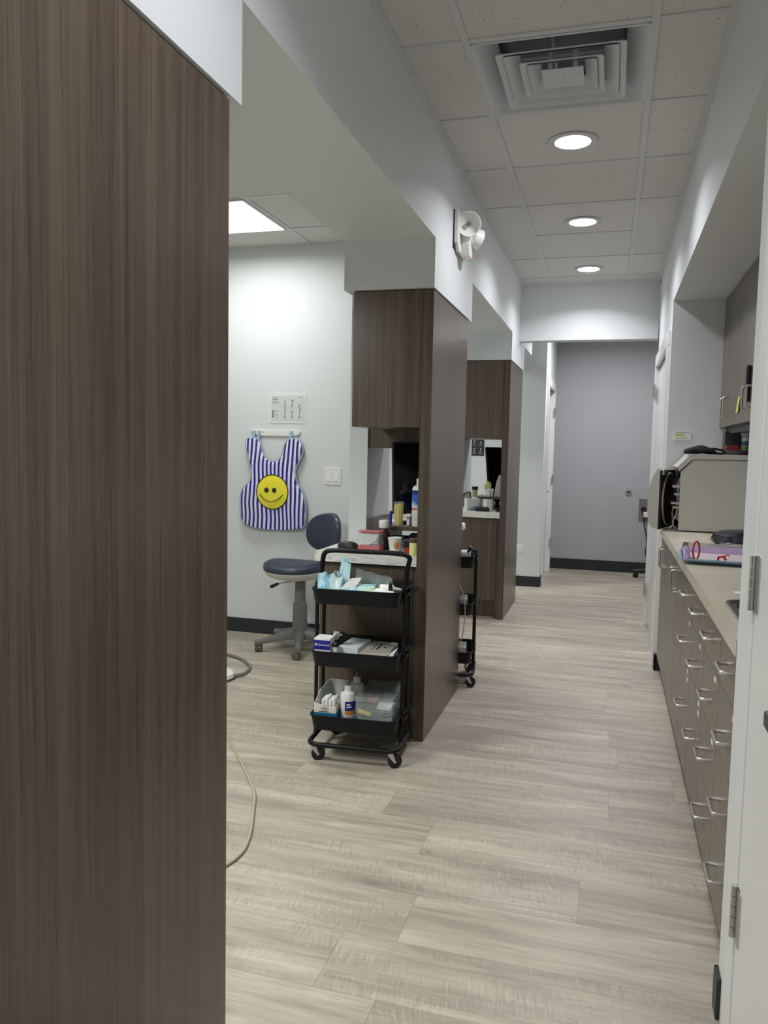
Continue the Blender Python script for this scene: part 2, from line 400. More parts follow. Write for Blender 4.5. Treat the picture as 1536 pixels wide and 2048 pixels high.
# door on the right beyond the worktop
b = M(); b.box(0.322, 0.36, 5.135, 6.285, 0.012, 1.955, bev=0.002); d = struct('door_1', PWHITE, b)
b = M()
for y0, y1 in ((5.035, 5.12), (6.30, 6.385)): b.box(0.293, XR+0.001, y0, y1, 0, 1.964, bev=0.003)
b.box(0.293, XR+0.001, 5.035, 6.385, 1.965, 2.055, bev=0.004); b.box(XR, 0.36, 5.115, 5.135, 0, 1.97); b.box(XR, 0.36, 6.285, 6.305, 0, 1.97)
b.build('door_casing', PWHITE, d)
for z in (1.79, 1.0, 0.28): hinge(6.30, z, 0.293, d); hinge(5.115, z, 0.316, d)
# far left door
b = M(); b.box(-0.695, -0.655, 7.945, 8.735, 0.012, 1.965, bev=0.002); d = struct('door_2', PWHITE, b)
b = M()
for y0, y1 in ((7.85, 7.935), (8.745, 8.83)): b.box(-0.626, -0.605, y0, y1, 0, 1.964, bev=0.003)
b.box(-0.626, -0.605, 7.85, 8.83, 1.965, 2.05, bev=0.004); b.box(-0.7, -0.625, 7.925, 7.945, 0, 1.97); b.box(-0.7, -0.625, 8.735, 8.75, 0, 1.97)
b.build('door_casing', PWHITE, d)
for z in (1.75, 1.02, 0.33): hinge(8.745, z, -0.606, d, 1)
lever(d, -0.655, 8.01, 0.92, 1, 1)
# near right door
b = M(); b.box(0.284, 0.325, 0.75, 1.668, 0.012, 2.06, bev=0.002); d = struct('door_3', PWHITE, b)
b = M()
b.box(0.281, 0.301, 1.675, 1.765, 0, 2.069, bev=0.004); b.box(0.288, 0.3, 1.765, 1.79, 0, 2.15, bev=0.002)
b.box(0.281, 0.301, 0.65, 1.765, 2.07, 2.15, bev=0.005); b.box(0.29, 0.38, 1.671, 1.68, 0, 2.08)
b.box(0.297, 0.385, 1.765, 1.792, 0, 2.15)
b.build('door_casing', PWHITE, d)
for z in (1.83, 1.065, 0.39):
    hinge(1.672, z, 0.284, d, -1, 0.11)
    b = M(); b.box(0.2815, 0.2838, 1.628, 1.665, z-0.055, z+0.055); b.build('hinge_leaf', METAL, d)
b = M(); b.box(0.262, 0.276, 0.9, 1.405, 0.866, 0.893, bev=0.003); b.box(0.27, 0.285, 1.36, 1.39, 0.87, 0.889); b.box(0.27, 0.285, 0.93, 0.96, 0.87, 0.889)
b.build('pull_bar', DGREY, d)

# ceiling fixtures ----------------------------------------------------
EMIT = mat('glowing_lens', (1, 1, 1, 1), 0.5, emit=(0.97, 0.98, 1, 1), es=14)
EMITP = mat('glowing_panel', (1, 1, 1, 1), 0.5, emit=(0.98, 1, 0.99, 1), es=1.7)
names = {3.61: 'nearest of the three lit ones, just past the square vent', 4.845: 'middle one of the three lit ones in view', 6.07: 'farthest one, by the cross beam'}
for y in LAMP_YS:
    if y < 3: continue
    t = T('recessed_downlight', 'round recessed ceiling downlight, ' + names[y], 'ceiling light', (LAMP_X, y, ZC), 0, 'round downlights along the corridor')
    b = M(); b.lathe([(0.078, -0.001), (0.105, -0.001), (0.107, -0.006), (0.1, -0.010), (0.078, -0.008), (0.074, -0.001)], cap0=False, cap1=False); b.build('trim_ring', GRID, t, smooth=True, local=True)
    b = M(); b.lathe([(0.0765, -0.002), (0.074, -0.007), (0.05, -0.010), (0.001, -0.011)], cap0=False); b.build('lens', EMIT, t, smooth=True, local=True)
t = T('ceiling_panel_light', 'bright square flush panel light in the ceiling of the left treatment bay', 'ceiling light', (-2.29, 4.32, ZC))
b = M(); b.box(-0.3, 0.3, -0.3, 0.3, -0.012, -0.001); b.build('frame', GRID, t, local=True)
b = M(); b.box(-0.285, 0.285, -0.285, 0.285, -0.0155, -0.0125); b.build('diffuser', EMITP, t, local=True)
t = T('air_diffuser', 'square stepped metal ceiling air vent with dust on its edges', 'air vent', (-0.221, 2.98, ZC))
VENT = mat('vent_enamel', lin(205, 207, 213), 0.4); DUCT = mat('dark_duct', lin(140, 142, 154), 0.7)
def sq(a, z, r=0.012): return [(x, y, z) for x, y in rrect(2*a, 2*a, r, 3)]
b = M(); b.loft([sq(0.287, -0.001), sq(0.287, -0.006), sq(0.278, -0.007), sq(0.218, 0.045), sq(0.213, 0.048), sq(0.27, -0.001)], False, False); b.build('outer_frame', VENT, t, local=True)
for a, zl, i in ((0.215, -0.012, 0.145), (0.142, -0.014, 0.078)):
    b = M(); b.loft([sq(a, zl), sq(a, zl-0.004), sq(a-0.006, zl-0.003), sq(i, zl+0.030), sq(i-0.003, zl+0.032), sq(a-0.024, zl)], False, False)
    b.build('louver_cone', VENT, t, local=True)
b = M(); b.box(-0.072, 0.072, -0.072, 0.072, -0.016, -0.012, bev=0.002); b.cyl((0, 0, -0.019), (0, 0, -0.015), 0.005); b.build('centre_plate', VENT, t, local=True)
b = M(); b.box(-0.285, 0.285, -0.285, 0.285, 0.09, 0.095)
for q in ((-0.285, -0.28, -0.285, 0.285), (0.28, 0.285, -0.285, 0.285), (-0.285, 0.285, -0.285, -0.28), (-0.285, 0.285, 0.28, 0.285)): b.box(*q, 0.0, 0.092)
b.build('duct_opening', DUCT, t, local=True)
b = M(); b.cyl((-0.2, -0.03, 0.05), (0.2, -0.03, 0.05), 0.006); b.cyl((-0.03, -0.2, 0.055), (-0.03, 0.2, 0.055), 0.006); b.box(-0.05, -0.035, -0.06, -0.01, -0.01, 0.05)
b.box(0.035, 0.05, -0.06, -0.01, -0.01, 0.05); b.build('brace', VENT, t, local=True)
# emergency light / sounder on the beam
t = T('emergency_light', 'white twin round-headed emergency light unit on the beam above the wood cabinet', 'emergency light', (XL, 3.86, 2.30))
b = M(); b.box(0.001, 0.006, -0.15, 0.12, -0.035, 0.14, bev=0.002); b.build('back_plate', BLACKP, t, local=True)
b = M(); b.poly([(0.006, -0.145, 0.14), (0.006, -0.145, -0.01), (0.006, -0.09, -0.04), (0.006, 0.1, -0.04), (0.006, 0.115, 0.14)], (0.016, 0, 0))
b.poly([(0.02, -0.05, 0.10), (0.02, -0.06, 0.0), (0.02, -0.04, -0.05), (0.02, 0.04, -0.05), (0.02, 0.06, 0.0), (0.02, 0.05, 0.10)], (0.04, 0, 0.0)); b.build('housing', WHITE, t, local=True)
def head(c, d, r, nm='lamp_head'):
    q = Vector(d).normalized().to_track_quat('Z', 'Y').to_matrix().to_4x4(); q.translation = Vector(c)
    b = M(); b.lathe([(r*0.35, -0.045), (r*0.85, -0.035), (r, -0.005), (r, 0.008), (r*0.93, 0.008), (r*0.86, -0.006), (r*0.2, -0.02), (r*0.18, -0.004), (0.001, -0.004)], mx=q, cap0=True, cap1=False)
    h = b.build(nm, WHITE, t, smooth=True, local=True)
    b = M(); b.lathe([(r*0.2, -0.012), (r*0.2, 0.0), (0.001, 0.001)], mx=q, cap1=False); b.build('bulb', GREYP, h, local=True)
head((0.062, -0.085, 0.085), (0.30, -0.92, -0.22), 0.058)
head((0.085, 0.05, 0.045), (0.75, 0.6, -0.25), 0.05)
b = M(); b.cyl((0.045, 0.0, -0.055), (0.045, 0.0, -0.048), 0.003); b.build('indicator', mat('red_indicator', lin(220, 90, 90), 0.3, emit=lin(255, 90, 90), es=1.5), t, local=True)

# ------------------------------------------------------------------ partition cabinets on the left
def partition(yn, yf, tags, full=True, zr=1.317):
    """one wood cabinet partition between bays; yn..yf along the corridor"""
    o = T('wood_end_panel', tags[0], 'cabinet panel', (-0.79, (yn+yf)/2, 0), 0, 'tall wood end panels along the corridor')
    b = M(); b.box(-0.812, -0.762, yn, yf, 0, ZH-0.006, bev=0.001); b.build('panel', WOOD, o)
    b = M(); b.box(-0.806, -0.768, yn+0.01, yf-0.01, ZH-0.006, ZH); b.build('shadow_reveal', DGREY, o)
    if not full: return
    o = T('wall_cabinet', tags[1], 'cabinet', (-0.97, yn+0.19, 1.41), 0, 'upper wood cabinets over the bay counters')
    b = M(); b.box(-1.126, -0.813, yn+0.02, yn+0.495, 1.41, ZH-0.004); b.build('cabinet_body', WOOD, o)
    b = M(); b.box(-1.126, -0.813, yn, yn+0.019, 1.41, ZH-0.004, bev=0.001); b.build('door', WOOD, o)
    o = T('wall_cabinet', tags[2], 'cabinet', (-1.0, yn+0.7, zr), 0, 'upper wood cabinets over the bay counters')
    b = M(); b.box(-1.199, -0.813, yn+0.53, yf-0.002, 1.41, ZH-0.004); b.build('cabinet_body', WOOD, o)
    for q0, q1 in ((-1.199, -0.993), (-0.991, -0.813)):
        b = M(); b.box(q0, q1, yn+0.50, yn+0.52, zr, ZH-0.004, bev=0.001); b.build('door', WOOD, o)
    o = T('base_cabinet', tags[3], 'cabinet', (-1.04, yn+0.4, 0), 0, 'base cabinets under the bay counters')
    b = M(); b.box(-1.275, -0.813, yn+0.042, yn+0.478, 0.14, 0.792); b.box(-1.198, -0.813, yn+0.478, yf-0.03, 0.14, 0.792); b.box(-1.198, -0.813, yn+0.09, yf-0.08, 0, 0.14); b.build('cabinet_body', WOOD, o)
    b = M(); b.box(-1.275, -0.832, yn+0.022, yn+0.041, 0.145, 0.785, bev=0.001); b.build('door', WOOD, o)
    b = M(); b.box(-0.829, -0.813, yn+0.022, yn+0.041, 0.0, 0.792); b.build('filler_strip', WOOD, o)
    b = M(); b.poly([(-1.296, yn, 0.793), (-0.8125, yn, 0.793), (-0.8125, yf-0.01, 0.793), (-1.199, yf-0.01, 0.793), (-1.199, yn+0.478, 0.793), (-1.296, yn+0.478, 0.793)], (0, 0, 0.044)); w = b.build('worktop', MARBLE)
    tag(w, tags[4], 'worktop', 'white marbled worktops in the bays')
    b = M(); b.box(-1.196, -1.184, yn+0.478, yf+0.03, 0.838, 0.95); w = b.build('side_splash', WOOD)
    tag(w, tags[5], 'splashback')
    b = M(); b.box(-1.05, -0.8135, yn+0.27, yn+0.58, 0.923, 0.943, bev=0.001); b.box(-1.05, -1.032, yn+0.27, yn+0.58, 0.838, 0.923)
    w = b.build('shelf_riser', WOOD); tag(w, tags[6], 'shelf')
partition(0.62, 1.475, ['large dark wood end panel filling the left foreground'], False)
partition(3.366, 4.20, ['dark wood end panel in the middle, right behind the near black cart',
  'upper wood cabinet with plain front, high over the near white counter', 'second upper wood cabinet behind the first, its lower edge showing above the monitor',
  'base wood cabinet under the near white counter, behind the black cart', 'white marbled worktop cluttered with mouse, pink box and cup',
  'low wood splash panel on the side of the near counter', 'small wood riser shelf holding a yellow jar and big white bottle'])
partition(6.07, 6.90, ['farther dark wood end panel, next to the far pale wall',
  'farther upper wood cabinet, above the opening with the black poster', 'hidden rear upper cabinet of the farther wood partition',
  'farther base wood cabinet below the marbled counter, behind the second cart', 'farther white marbled worktop seen through the opening with the black monitor',
  'low wood splash panel of the farther counter', 'small wood riser shelf on the farther counter holding jars'], True, 1.41)

# ------------------------------------------------------------------ right run of base cabinets
XF = 0.314
def pull(y, z, parent, horiz=True, x=XF, L=0.1, mirror=-1):
    r = 0.0054; h = L/2
    if horiz: P = [(x, y-h, z), (x-0.03, y-h, z), (x-0.03, y+h, z), (x, y+h, z)]
    else: P = [(x, y, z-h), (x-0.03, y, z-h), (x-0.03, y, z+h), (x, y, z+h)]
    b = M(); b.tube(fillet(P, 0.011, 4), r, 8); return b.build('handle', METAL, parent, smooth=True)
def sticker(y, z, parent, w=0.035, h=0.014):
    b = M(); b.box(XF-0.0015, XF-0.0002, y-w/2, y+w/2, z-h/2, z+h/2); return b.build('label_sticker', PAPERW, parent)
GB = 'base cabinets under the beige worktop'
def drawer_unit(y0, y1, rows, stick, label, top=0.848):
    o = T('drawer_cabinet', label, 'cabinet', (0.6, (y0+y1)/2, 0), 0, GB)
    b = M(); b.box(XF+0.02, 0.915, y0+0.001, y1-0.001, 0.10, top); b.box(0.39, 0.915, y0+0.001, y1-0.001, 0, 0.10); b.build('cabinet_body', WOODR, o)
    for z0, z1, zh in rows:
        b = M(); b.box(XF, XF+0.019, y0+0.002, y1-0.002, z0+0.0015, z1-0.0015, bev=0.001); d = b.build('drawer', WOODR, o)
        pull((y0+y1)/2, zh, d)
        for sy, sz in stick:
            if z0 < sz < z1: sticker(sy, sz, d)
R3 = [(0.692, 0.845, 0.775), (0.508, 0.692, 0.593), (0.105, 0.508, 0.34)]
R4 = [(0.692, 0.845, 0.775), (0.508, 0.692, 0.593), (0.322, 0.508, 0.41), (0.105, 0.322, 0.23)]
drawer_unit(3.055, 3.427, R3, [(3.155, 0.673), (3.135, 0.492), (3.14, 0.459)], 'three-drawer unit farthest along the worktop, beside the double doors')
drawer_unit(2.683, 3.055, R3, [(2.782, 0.673), (2.741, 0.49), (2.741, 0.457)], 'three-drawer unit, second drawer column from the double doors')
drawer_unit(2.311, 2.683, R4, [(2.389, 0.672), (2.38, 0.49)], 'four-drawer unit, second one counted from the white door frame', 0.72)
drawer_unit(1.939, 2.311, R4, [(2.03, 0.672)], 'four-drawer unit next to the near white door frame', 0.72)
def door_unit(y0, y1, ym, hys, label):
    o = T('door_cabinet', label, 'cabinet', (0.6, (y0+y1)/2, 0), 0, GB)
    b = M(); b.box(XF+0.02, 0.915, y0+0.001, y1-0.001, 0.10, 0.848); b.box(0.39, 0.915, y0+0.001, y1-0.001, 0, 0.10); b.build('cabinet_body', WOODR, o)
    for a, c, hy in ((y0, ym, hys[0]), (ym, y1, hys[1])):
        b = M(); b.box(XF, XF+0.019, a+0.002, c-0.002, 0.105, 0.845, bev=0.001); d = b.build('door', WOODR, o)
        pull(hy, 0.737, d, False)
door_unit(3.427, 4.20, 3.82, (3.78, 3.87), 'double-door base cabinet beside the drawers, under the blue tray')
door_unit(4.20, 4.975, 4.63, (4.59, 4.67), 'double-door base cabinet at the far end, under the steriliser')
b = M(); SX0, SX1, SY0, SY1 = 0.35, 0.75, 2.03, 2.44
for q in ((0.295, SX0, 1.94, 4.978), (SX1, 0.918, 1.94, 4.978), (SX0, SX1, 1.94, SY0), (SX0, SX1, SY1, 4.978)): b.box(q[0], q[1], q[2], q[3], 0.85, 0.89)
w = b.build('worktop', STONE); tag(w, 'long beige laminate worktop on the right over the drawers', 'worktop')
t = T('sink', 'stainless steel sink set into the beige worktop by the white door frame', 'sink', ((SX0+SX1)/2, (SY0+SY1)/2, 0.89))
b = M(); wx, wy = SX1-SX0, SY1-SY0
rings = []
for w_, d_, z_ in ((wx+0.04, wy+0.04, 0.0), (wx+0.036, wy+0.036, 0.008), (wx+0.01, wy+0.01, 0.009), (wx-0.012, wy-0.012, 0.002), (wx-0.03, wy-0.03, -0.15), (wx-0.08, wy-0.08, -0.16)):
    rings.append([(x, y, z_) for x, y in rrect(w_, d_, 0.06, 6)])
b.loft(rings, False, True); b.build('basin', mat('stainless_steel', lin(176, 176, 174), 0.25, 1.0), t, smooth=True, local=True)
b = M(); b.lathe([(0.04, -0.159), (0.03, -0.157), (0.001, -0.158)], seg=20); b.build('drain', DGREY, t, local=True)

# upper cabinets on the right
def wall_unit(y0, y1, ym, hys, label):
    o = T('wall_cabinet', label, 'cabinet', (0.75, (y0+y1)/2, 1.475), 0, 'upper cabinets over the beige worktop')
    b = M(); b.box(0.62, 0.918, y0+0.001, y1-0.001, 1.475, 2.212); b.build('cabinet_body', WOODR, o)
    ds = []
    for a, c, hy in ((y0, ym, hys[0]), (ym, y1, hys[1])):
        b = M(); b.box(0.6, 0.619, a+0.0015, c-0.0015, 1.475, 2.212, bev=0.001); d = b.build('door', WOODR, o)
        pull(hy, 1.58, d, False, 0.6); ds.append(d)
wall_unit(4.36, 4.977, 4.67, (4.62, 4.72), 'upper cabinet at the far end, carrying the yellow note')
wall_unit(3.46, 4.36, 3.92, (3.86, 3.98), 'upper cabinet with the black clip, nearer the white door frame')
wall_unit(2.7, 3.46, 3.08, (3.03, 3.13), 'upper cabinet mostly hidden behind the white door frame')
b = M(); b.box(0.64, 0.918, 2.7, 4.977, 1.44, 1.4745); w = b.build('light_rail', DGREY); tag(w, 'dark rail along the underside of the right upper cabinets', 'rail')
b = M(); b.loft([[(0.598, 4.29, 1.605), (0.598, 4.225, 1.607), (0.592, 4.245, 1.53), (0.592, 4.305, 1.528)], [(0.597, 4.29, 1.605), (0.597, 4.225, 1.607), (0.591, 4.245, 1.53), (0.591, 4.305, 1.528)]])
w = b.build('sticky_note', mat('yellow_note', lin(214, 224, 110), 0.7)); tag(w, 'yellow sticky note curling off the upper cabinet door', 'sticky note')
b = M(); b.box(0.578, 0.598, 3.93, 3.965, 1.56, 1.73, bev=0.008); w = b.build('door_clip', BLACKP); tag(w, 'long black rounded clip hanging on the upper cabinet door', 'clip')

# ------------------------------------------------------------------ autoclave
AUT = mat('warm_grey_enamel', lin(196, 193, 184), 0.35)
t = T('autoclave', 'bulky grey steriliser with open dark door at the far end of the worktop', 'steriliser', (0.6, 4.75, 0.89))
def side(pts, y0, y1, m, nm, par=None, bev=0):
    b = M(); b.poly([(x, y0, z) for x, z in pts], (0, y1-y0, 0)); return b.build(nm, m, par or t)
body = [(0.373, 0.897), (0.86, 0.897), (0.86, 1.288), (0.434, 1.288), (0.372, 1.222)]
side(body, 4.612, 4.622, AUT, 'side_panel')
# shell that wraps round the body, chamfered top front
side([(0.352, 1.247), (0.42, 1.319), (0.86, 1.319), (0.86, 1.292), (0.432, 1.292), (0.364, 1.224)], 4.605, 4.955, AUT, 'top_cover')
b = M(); b.box(0.41, 0.86, 4.625, 4.94, 0.905, 1.285); b.build('chamber_housing', BLACKP, t)
b = M(); b.box(0.372, 0.378, 4.622, 4.94, 0.897, 0.94); b.box(0.372, 0.378, 4.90, 4.94, 0.897, 1.22); b.build('front_frame', BLACKP, t)
q = Matrix.Translation((0.405, 4.78, 1.08)) @ Matrix.Rotation(-PI/2, 4, 'Y')
b = M(); b.lathe([(0.10, -0.004), (0.125, -0.004), (0.125, 0.016), (0.10, 0.016)], mx=q, cap0=False, cap1=False, seg=32); b.build('chamber_ring', CHROME, t, smooth=True)
for z, xx in ((1.137, 0.335), (1.095, 0.345), (1.045, 0.33), (1.022, 0.34)):
    b = M(); b.box(xx, 0.42, 4.63, 4.72, z-0.006, z+0.006, bev=0.002); b.build('tray', METAL, t)
b = M(); b.box(0.40, 0.62, 4.64, 4.70, 1.322, 1.325); 
b = M(); b.tube(fillet([(0.375, 4.64, 1.24), (0.36, 4.65, 1.2), (0.35, 4.66, 1.15)], 0.02), [0.016]*2+[0.014]*4+[0.009]*2, 10); b.build('latch', BLACKP, t, smooth=True)
# open door: bulged slab swung out in front, hinged at its far edge
DM = Matrix.Translation((0.362, 4.93, 0)) @ Matrix.Rotation(math.radians(-17), 4, 'Z') @ Matrix.Translation((-0.362, -4.93, 0))
dx = 0.0965
b = M(); b.poly([DM @ Vector((x+dx, 4.60, z)) for x, z in [(0.265, 0.897), (0.264, 1.222), (0.253, 1.236), (0.243, 1.222), (0.226, 1.19), (0.214, 1.15), (0.205, 1.09), (0.204, 1.02), (0.208, 0.96), (0.216, 0.925), (0.232, 0.907)]], DM.to_3x3() @ Vector((0, 0.33, 0))); do = b.build('door', AUT, t)
b = M(); b.box(0.266+dx, 0.274+dx, 4.602, 4.93, 0.897, 1.226, bev=0.002, mx=DM); b.build('inner_liner', BLACKP, do)
q = DM @ Matrix.Translation((0.276+dx, 4.765, 1.06)) @ Matrix.Rotation(PI/2, 4, 'Y')
b = M(); b.lathe([(0.001, 0.012), (0.08, 0.014), (0.12, 0.008), (0.138, 0.0)], mx=q, seg=32, cap0=False, cap1=False); b.build('door_plate', mat('tarnished_plate', lin(84, 60, 50), 0.35, 0.7), do, smooth=True)
b = M(); b.tube([q @ Vector((0.148*math.cos(a*PI/18), 0.148*math.sin(a*PI/18), 0.004)) for a in range(36)], 0.006, 8, closed=True); b.build('gasket', mat('grey_gasket', lin(150, 144, 134), 0.6), do, smooth=True)
b = M(); b.box(0.268+dx, 0.285+dx, 4.61, 4.70, 1.20, 1.232, bev=0.003, mx=DM); b.build('top_catch', METAL, do)
b = M(); b.tube(fillet([(0.345, 4.66, 1.02), (0.34, 4.66, 0.98), (0.355, 4.66, 0.93), (0.33, 4.66, 0.90)], 0.02), 0.004, 8); b.tube(fillet([(0.37, 4.66, 1.01), (0.36, 4.66, 0.97), (0.34, 4.66, 0.93), (0.37, 4.66, 0.90)], 0.02), 0.004, 8); b.build('hose', METAL, t, smooth=True)
# things on top of it
CLOTH = mat('black_fabric', lin(24, 25, 28), 0.85, bump=0.3, bscale=300)
b = M(); rings = []
for i in range(11):
    u = i/10; x = 0.388+0.17*u; h = 0.042*max(0, math.sin(PI*min(1, u*0.93+0.06)))**0.5+0.004; w_ = 0.05*(0.5+0.5*math.sin(PI*u))
    rings.append([(x, 4.67+w_*math.cos(a*PI/6), 1.3205+max(0, h*(0.5+0.5*math.sin(a*PI/6))+0.003*math.sin(9*u+a))) for a in range(12)])
b.loft(rings)
t2 = T('eye_mask', 'black folded mask and strap lying on top of the steriliser', 'eye mask', (0.48, 4.67, 1.32))
b.build('padded_front', CLOTH, t2, smooth=True)
b = M(); b.tube(fillet([(0.49, 4.66, 1.345), (0.54, 4.66, 1.352), (0.585, 4.66, 1.342), (0.60, 4.66, 1.328), (0.585, 4.66, 1.324), (0.53, 4.655, 1.328)], 0.02), 0.0065, 8); b.tube(fillet([(0.60, 4.66, 1.335), (0.612, 4.65, 1.327), (0.622, 4.64, 1.325)], 0.01), 0.003, 6); b.build('strap', CLOTH, t2, smooth=True)
# shelf with bits behind
t3 = T('grey_shelf', 'small grey shelf under the right upper cabinets holding a spray bottle', 'shelf', (0.75, 4.82, 0.89))
b = M(); b.box(0.625, 0.90, 4.74, 4.96, 1.325, 1.345, bev=0.001); b.build('board', mat('dark_grey_board', lin(92, 90, 90), 0.5), t3)
b = M(); b.box(0.87, 0.90, 4.74, 4.96, 0.892, 1.325); b.box(0.868, 0.9, 4.74, 4.76, 0.892, 1.325); b.build('upright', mat('dark_grey_board2', lin(80, 80, 82), 0.5), t3)
b = M(); b.box(0.62, 0.74, 4.86, 4.96, 1.3465, 1.45, bev=0.004); o = b.build('dark_box', mat('charcoal_box', lin(58, 60, 66), 0.4)); tag(o, 'charcoal box at the back of the grey shelf, behind the spray bottle', 'box')
b = M(); b.box(0.565, 0.735, 4.77, 4.85, 1.3465, 1.352, bev=0.001); b.box(0.62, 0.72, 4.78, 4.85, 1.3525, 1.372, bev=0.002); o = b.build('red_folder', mat('dark_red_cover', lin(150, 52, 52), 0.45)); tag(o, 'dark red folder stack on the grey shelf beside the spray bottle', 'folder')
t = T('spray_bottle', 'spray bottle with white trigger and blue and green label on the grey shelf', 'spray bottle', (0.715, 4.755, 1.3465))
b = M(); b.lathe([(0.001, 0), (0.019, 0.0), (0.021, 0.004), (0.021, 0.05), (0.012, 0.07), (0.009, 0.08), (0.001, 0.08)], seg=20, cap0=False, cap1=False); b.build('bottle_body', WHITE, t, smooth=True, local=True)
b = M(); b.lathe([(0.0215, 0.024), (0.0215, 0.05)], seg=20, cap0=False, cap1=False); b.build('blue_label', mat('blue_label', lin(60, 100, 160), 0.5), t, smooth=True, local=True)
b = M(); b.lathe([(0.0215, 0.004), (0.0215, 0.022)], seg=20, cap0=False, cap1=False); b.build('green_label', mat('green_label', lin(110, 170, 70), 0.5), t, smooth=True, local=True)
b = M(); b.box(-0.028, 0.02, -0.007, 0.007, 0.082, 0.1, bev=0.003); b.box(-0.022, -0.014, -0.004, 0.004, 0.05, 0.084); b.cyl((0, 0, 0.074), (0, 0, 0.084), 0.011, 14); b.build('trigger_head', WHITE, t, local=True)
b = M(); b.box(0.66, 0.78, 4.645, 4.73, 1.3195, 1.33, bev=0.002); o = b.build('dark_case', BLACKP); tag(o, 'flat dark case lying on the steriliser beneath the grey shelf', 'case')

# ------------------------------------------------------------------ things on the beige worktop
TB = mat('blue_tray', lin(138, 168, 190), 0.4)
t = T('instrument_tray', 'blue plastic tray lined with lilac paper on the beige worktop', 'tray', (0.50, 3.40, 0.8905), math.radians(-4))
b = M(); b.pan(0.40, 0.30, 0.42, 0.36, 0, 0.022, 0.03, 0.003, 0.006); b.build('tray_base', TB, t, smooth=True, local=True)
LIL = mat('lilac_paper', lin(164, 142, 174), 0.7); PNK = mat('pale_pink_paper', lin(200, 186, 190), 0.75)
b = M(); rings = []
P0 = rrect(0.37, 0.28, 0.03, 4); P1 = rrect(0.40, 0.33, 0.03, 4); random.seed(7); jit = [random.uniform(-0.004, 0.012) for _ in P0]
b.loft([[(x, y, 0.008) for x, y in P0], [(x*1.02, y*1.05, 0.012) for x, y in P0], [(x, y, (0.03 if y > 0.05 else 0.016)+j) for (x, y), j in zip(P1, jit)], [(x*0.97, y*0.93, (0.034 if y > 0.05 else 0.018)+j) for (x, y), j in zip(P1, jit)], [(x*0.95, y*0.88, 0.012) for x, y in P0]], False, False)
b.build('lilac_liner', LIL, t, local=True)
b = M(); b.loft([[(x*0.94, y*0.87, 0.009) for x, y in P0], [(x*0.94, y*0.87, 0.0125) for x, y in P0]]); b.build('paper_sheet', PNK, t, local=True)
b = M(); b.tube([(0.335+0.013*math.cos(a*PI/12), 3.27+0.012*math.cos(a*PI/12), 0.942+0.036*math.sin(a*PI/12)) for a in range(24)], 0.0035, 8, closed=True)
o = b.build('red_band', RED, smooth=True); tag(o, 'red rubber loop standing upright on the lilac-lined tray', 'loop')
b = M(); b.tube(fillet([(0.418, 3.29, 0.904), (0.42, 3.29, 0.92), (0.438, 3.285, 0.922), (0.446, 3.28, 0.908)], 0.006), 0.0045, 8); b.tube(fillet([(0.438, 3.285, 0.922), (0.45, 3.28, 0.93), (0.455, 3.27, 0.928)], 0.005), 0.0025, 8)
o = b.build('red_clamp', RED, smooth=True); tag(o, 'small red bent clamp lying on the lilac-lined tray', 'clamp')
t = T('tablet', 'flat grey tablet lying behind the blue tray', 'tablet', (0.45, 3.86, 0.8905), math.radians(-6))
b = M(); b.box(-0.115, 0.16, -0.10, 0.12, 0, 0.008, bev=0.003); b.build('tablet_body', BLACKP, t, local=True)
b = M(); b.box(-0.09, 0.15, -0.085, 0.105, 0.008, 0.0088); b.build('screen', mat('grey_screen', lin(150, 146, 140), 0.25), t, local=True)
t = T('black_pouch', 'shiny black pouch with metal clasp beside the steriliser', 'bag', (0.66, 4.10, 0.8905))
b = M(); rings = []
for k, (h, sc) in enumerate(((0.0, 1.0), (0.02, 1.06), (0.045, 1.0), (0.06, 0.8), (0.066, 0.4))):
    rings.append([(0.16*sc*math.cos(a*PI/12)*(1+0.05*math.sin(3*a)), 0.16*sc*math.sin(a*PI/12)*(1+0.04*math.cos(2*a)), h) for a in range(24)])
b.loft(rings); b.build('pouch_body', mat('black_glossy_fabric', lin(16, 20, 36), 0.3), t, smooth=True, local=True)
b = M(); b.tube(fillet([(-0.15, -0.12, 0.01), (-0.05, -0.17, 0.012), (0.1, -0.18, 0.012), (0.16, -0.16, 0.012)], 0.04), 0.005, 8); b.build('metal_trim', CHROME, t, smooth=True, local=True)
b = M(); b.tube([(-0.12+0.05*math.cos(a*PI/9), 0.07+0.018*math.sin(a*PI/9), 0.008) for a in range(18)], 0.005, 8, closed=True); b.build('metal_clasp', CHROME, t, smooth=True, local=True)
b = M(); b.box(0.385, 0.41, 2.60, 2.64, 0.8905, 0.892, mx=None); o = b.build('paper_scrap', PAPERW); tag(o, 'tiny white paper scrap on the beige worktop near the sink', 'paper scrap')
# wall sign above the steriliser
t = T('wall_sign', 'small white card with yellow highlighted line on the wall above the steriliser', 'sign', (0.397, 4.979, 1.427))
b = M(); b.box(-0.052, 0.052, -0.002, 0, -0.028, 0.028); b.build('card', PAPERW, t, local=True)
YH = mat('highlighter', lin(208, 220, 90), 0.6)
b = M(); b.box(-0.036, 0.012, -0.0026, -0.002, -0.001, 0.010); b.box(0.008, 0.03, -0.0026, -0.002, -0.014, -0.009); b.build('highlight', YH, t, local=True)
b = M(); b.box(-0.036, 0.045, -0.0026, -0.002, 0.017, 0.0195); b.box(-0.036, 0.026, -0.0026, -0.002, -0.015, -0.0135); b.box(-0.03, 0.008, -0.003, -0.0026, 0.003, 0.005); b.build('printed_lines', INKG, t, local=True)

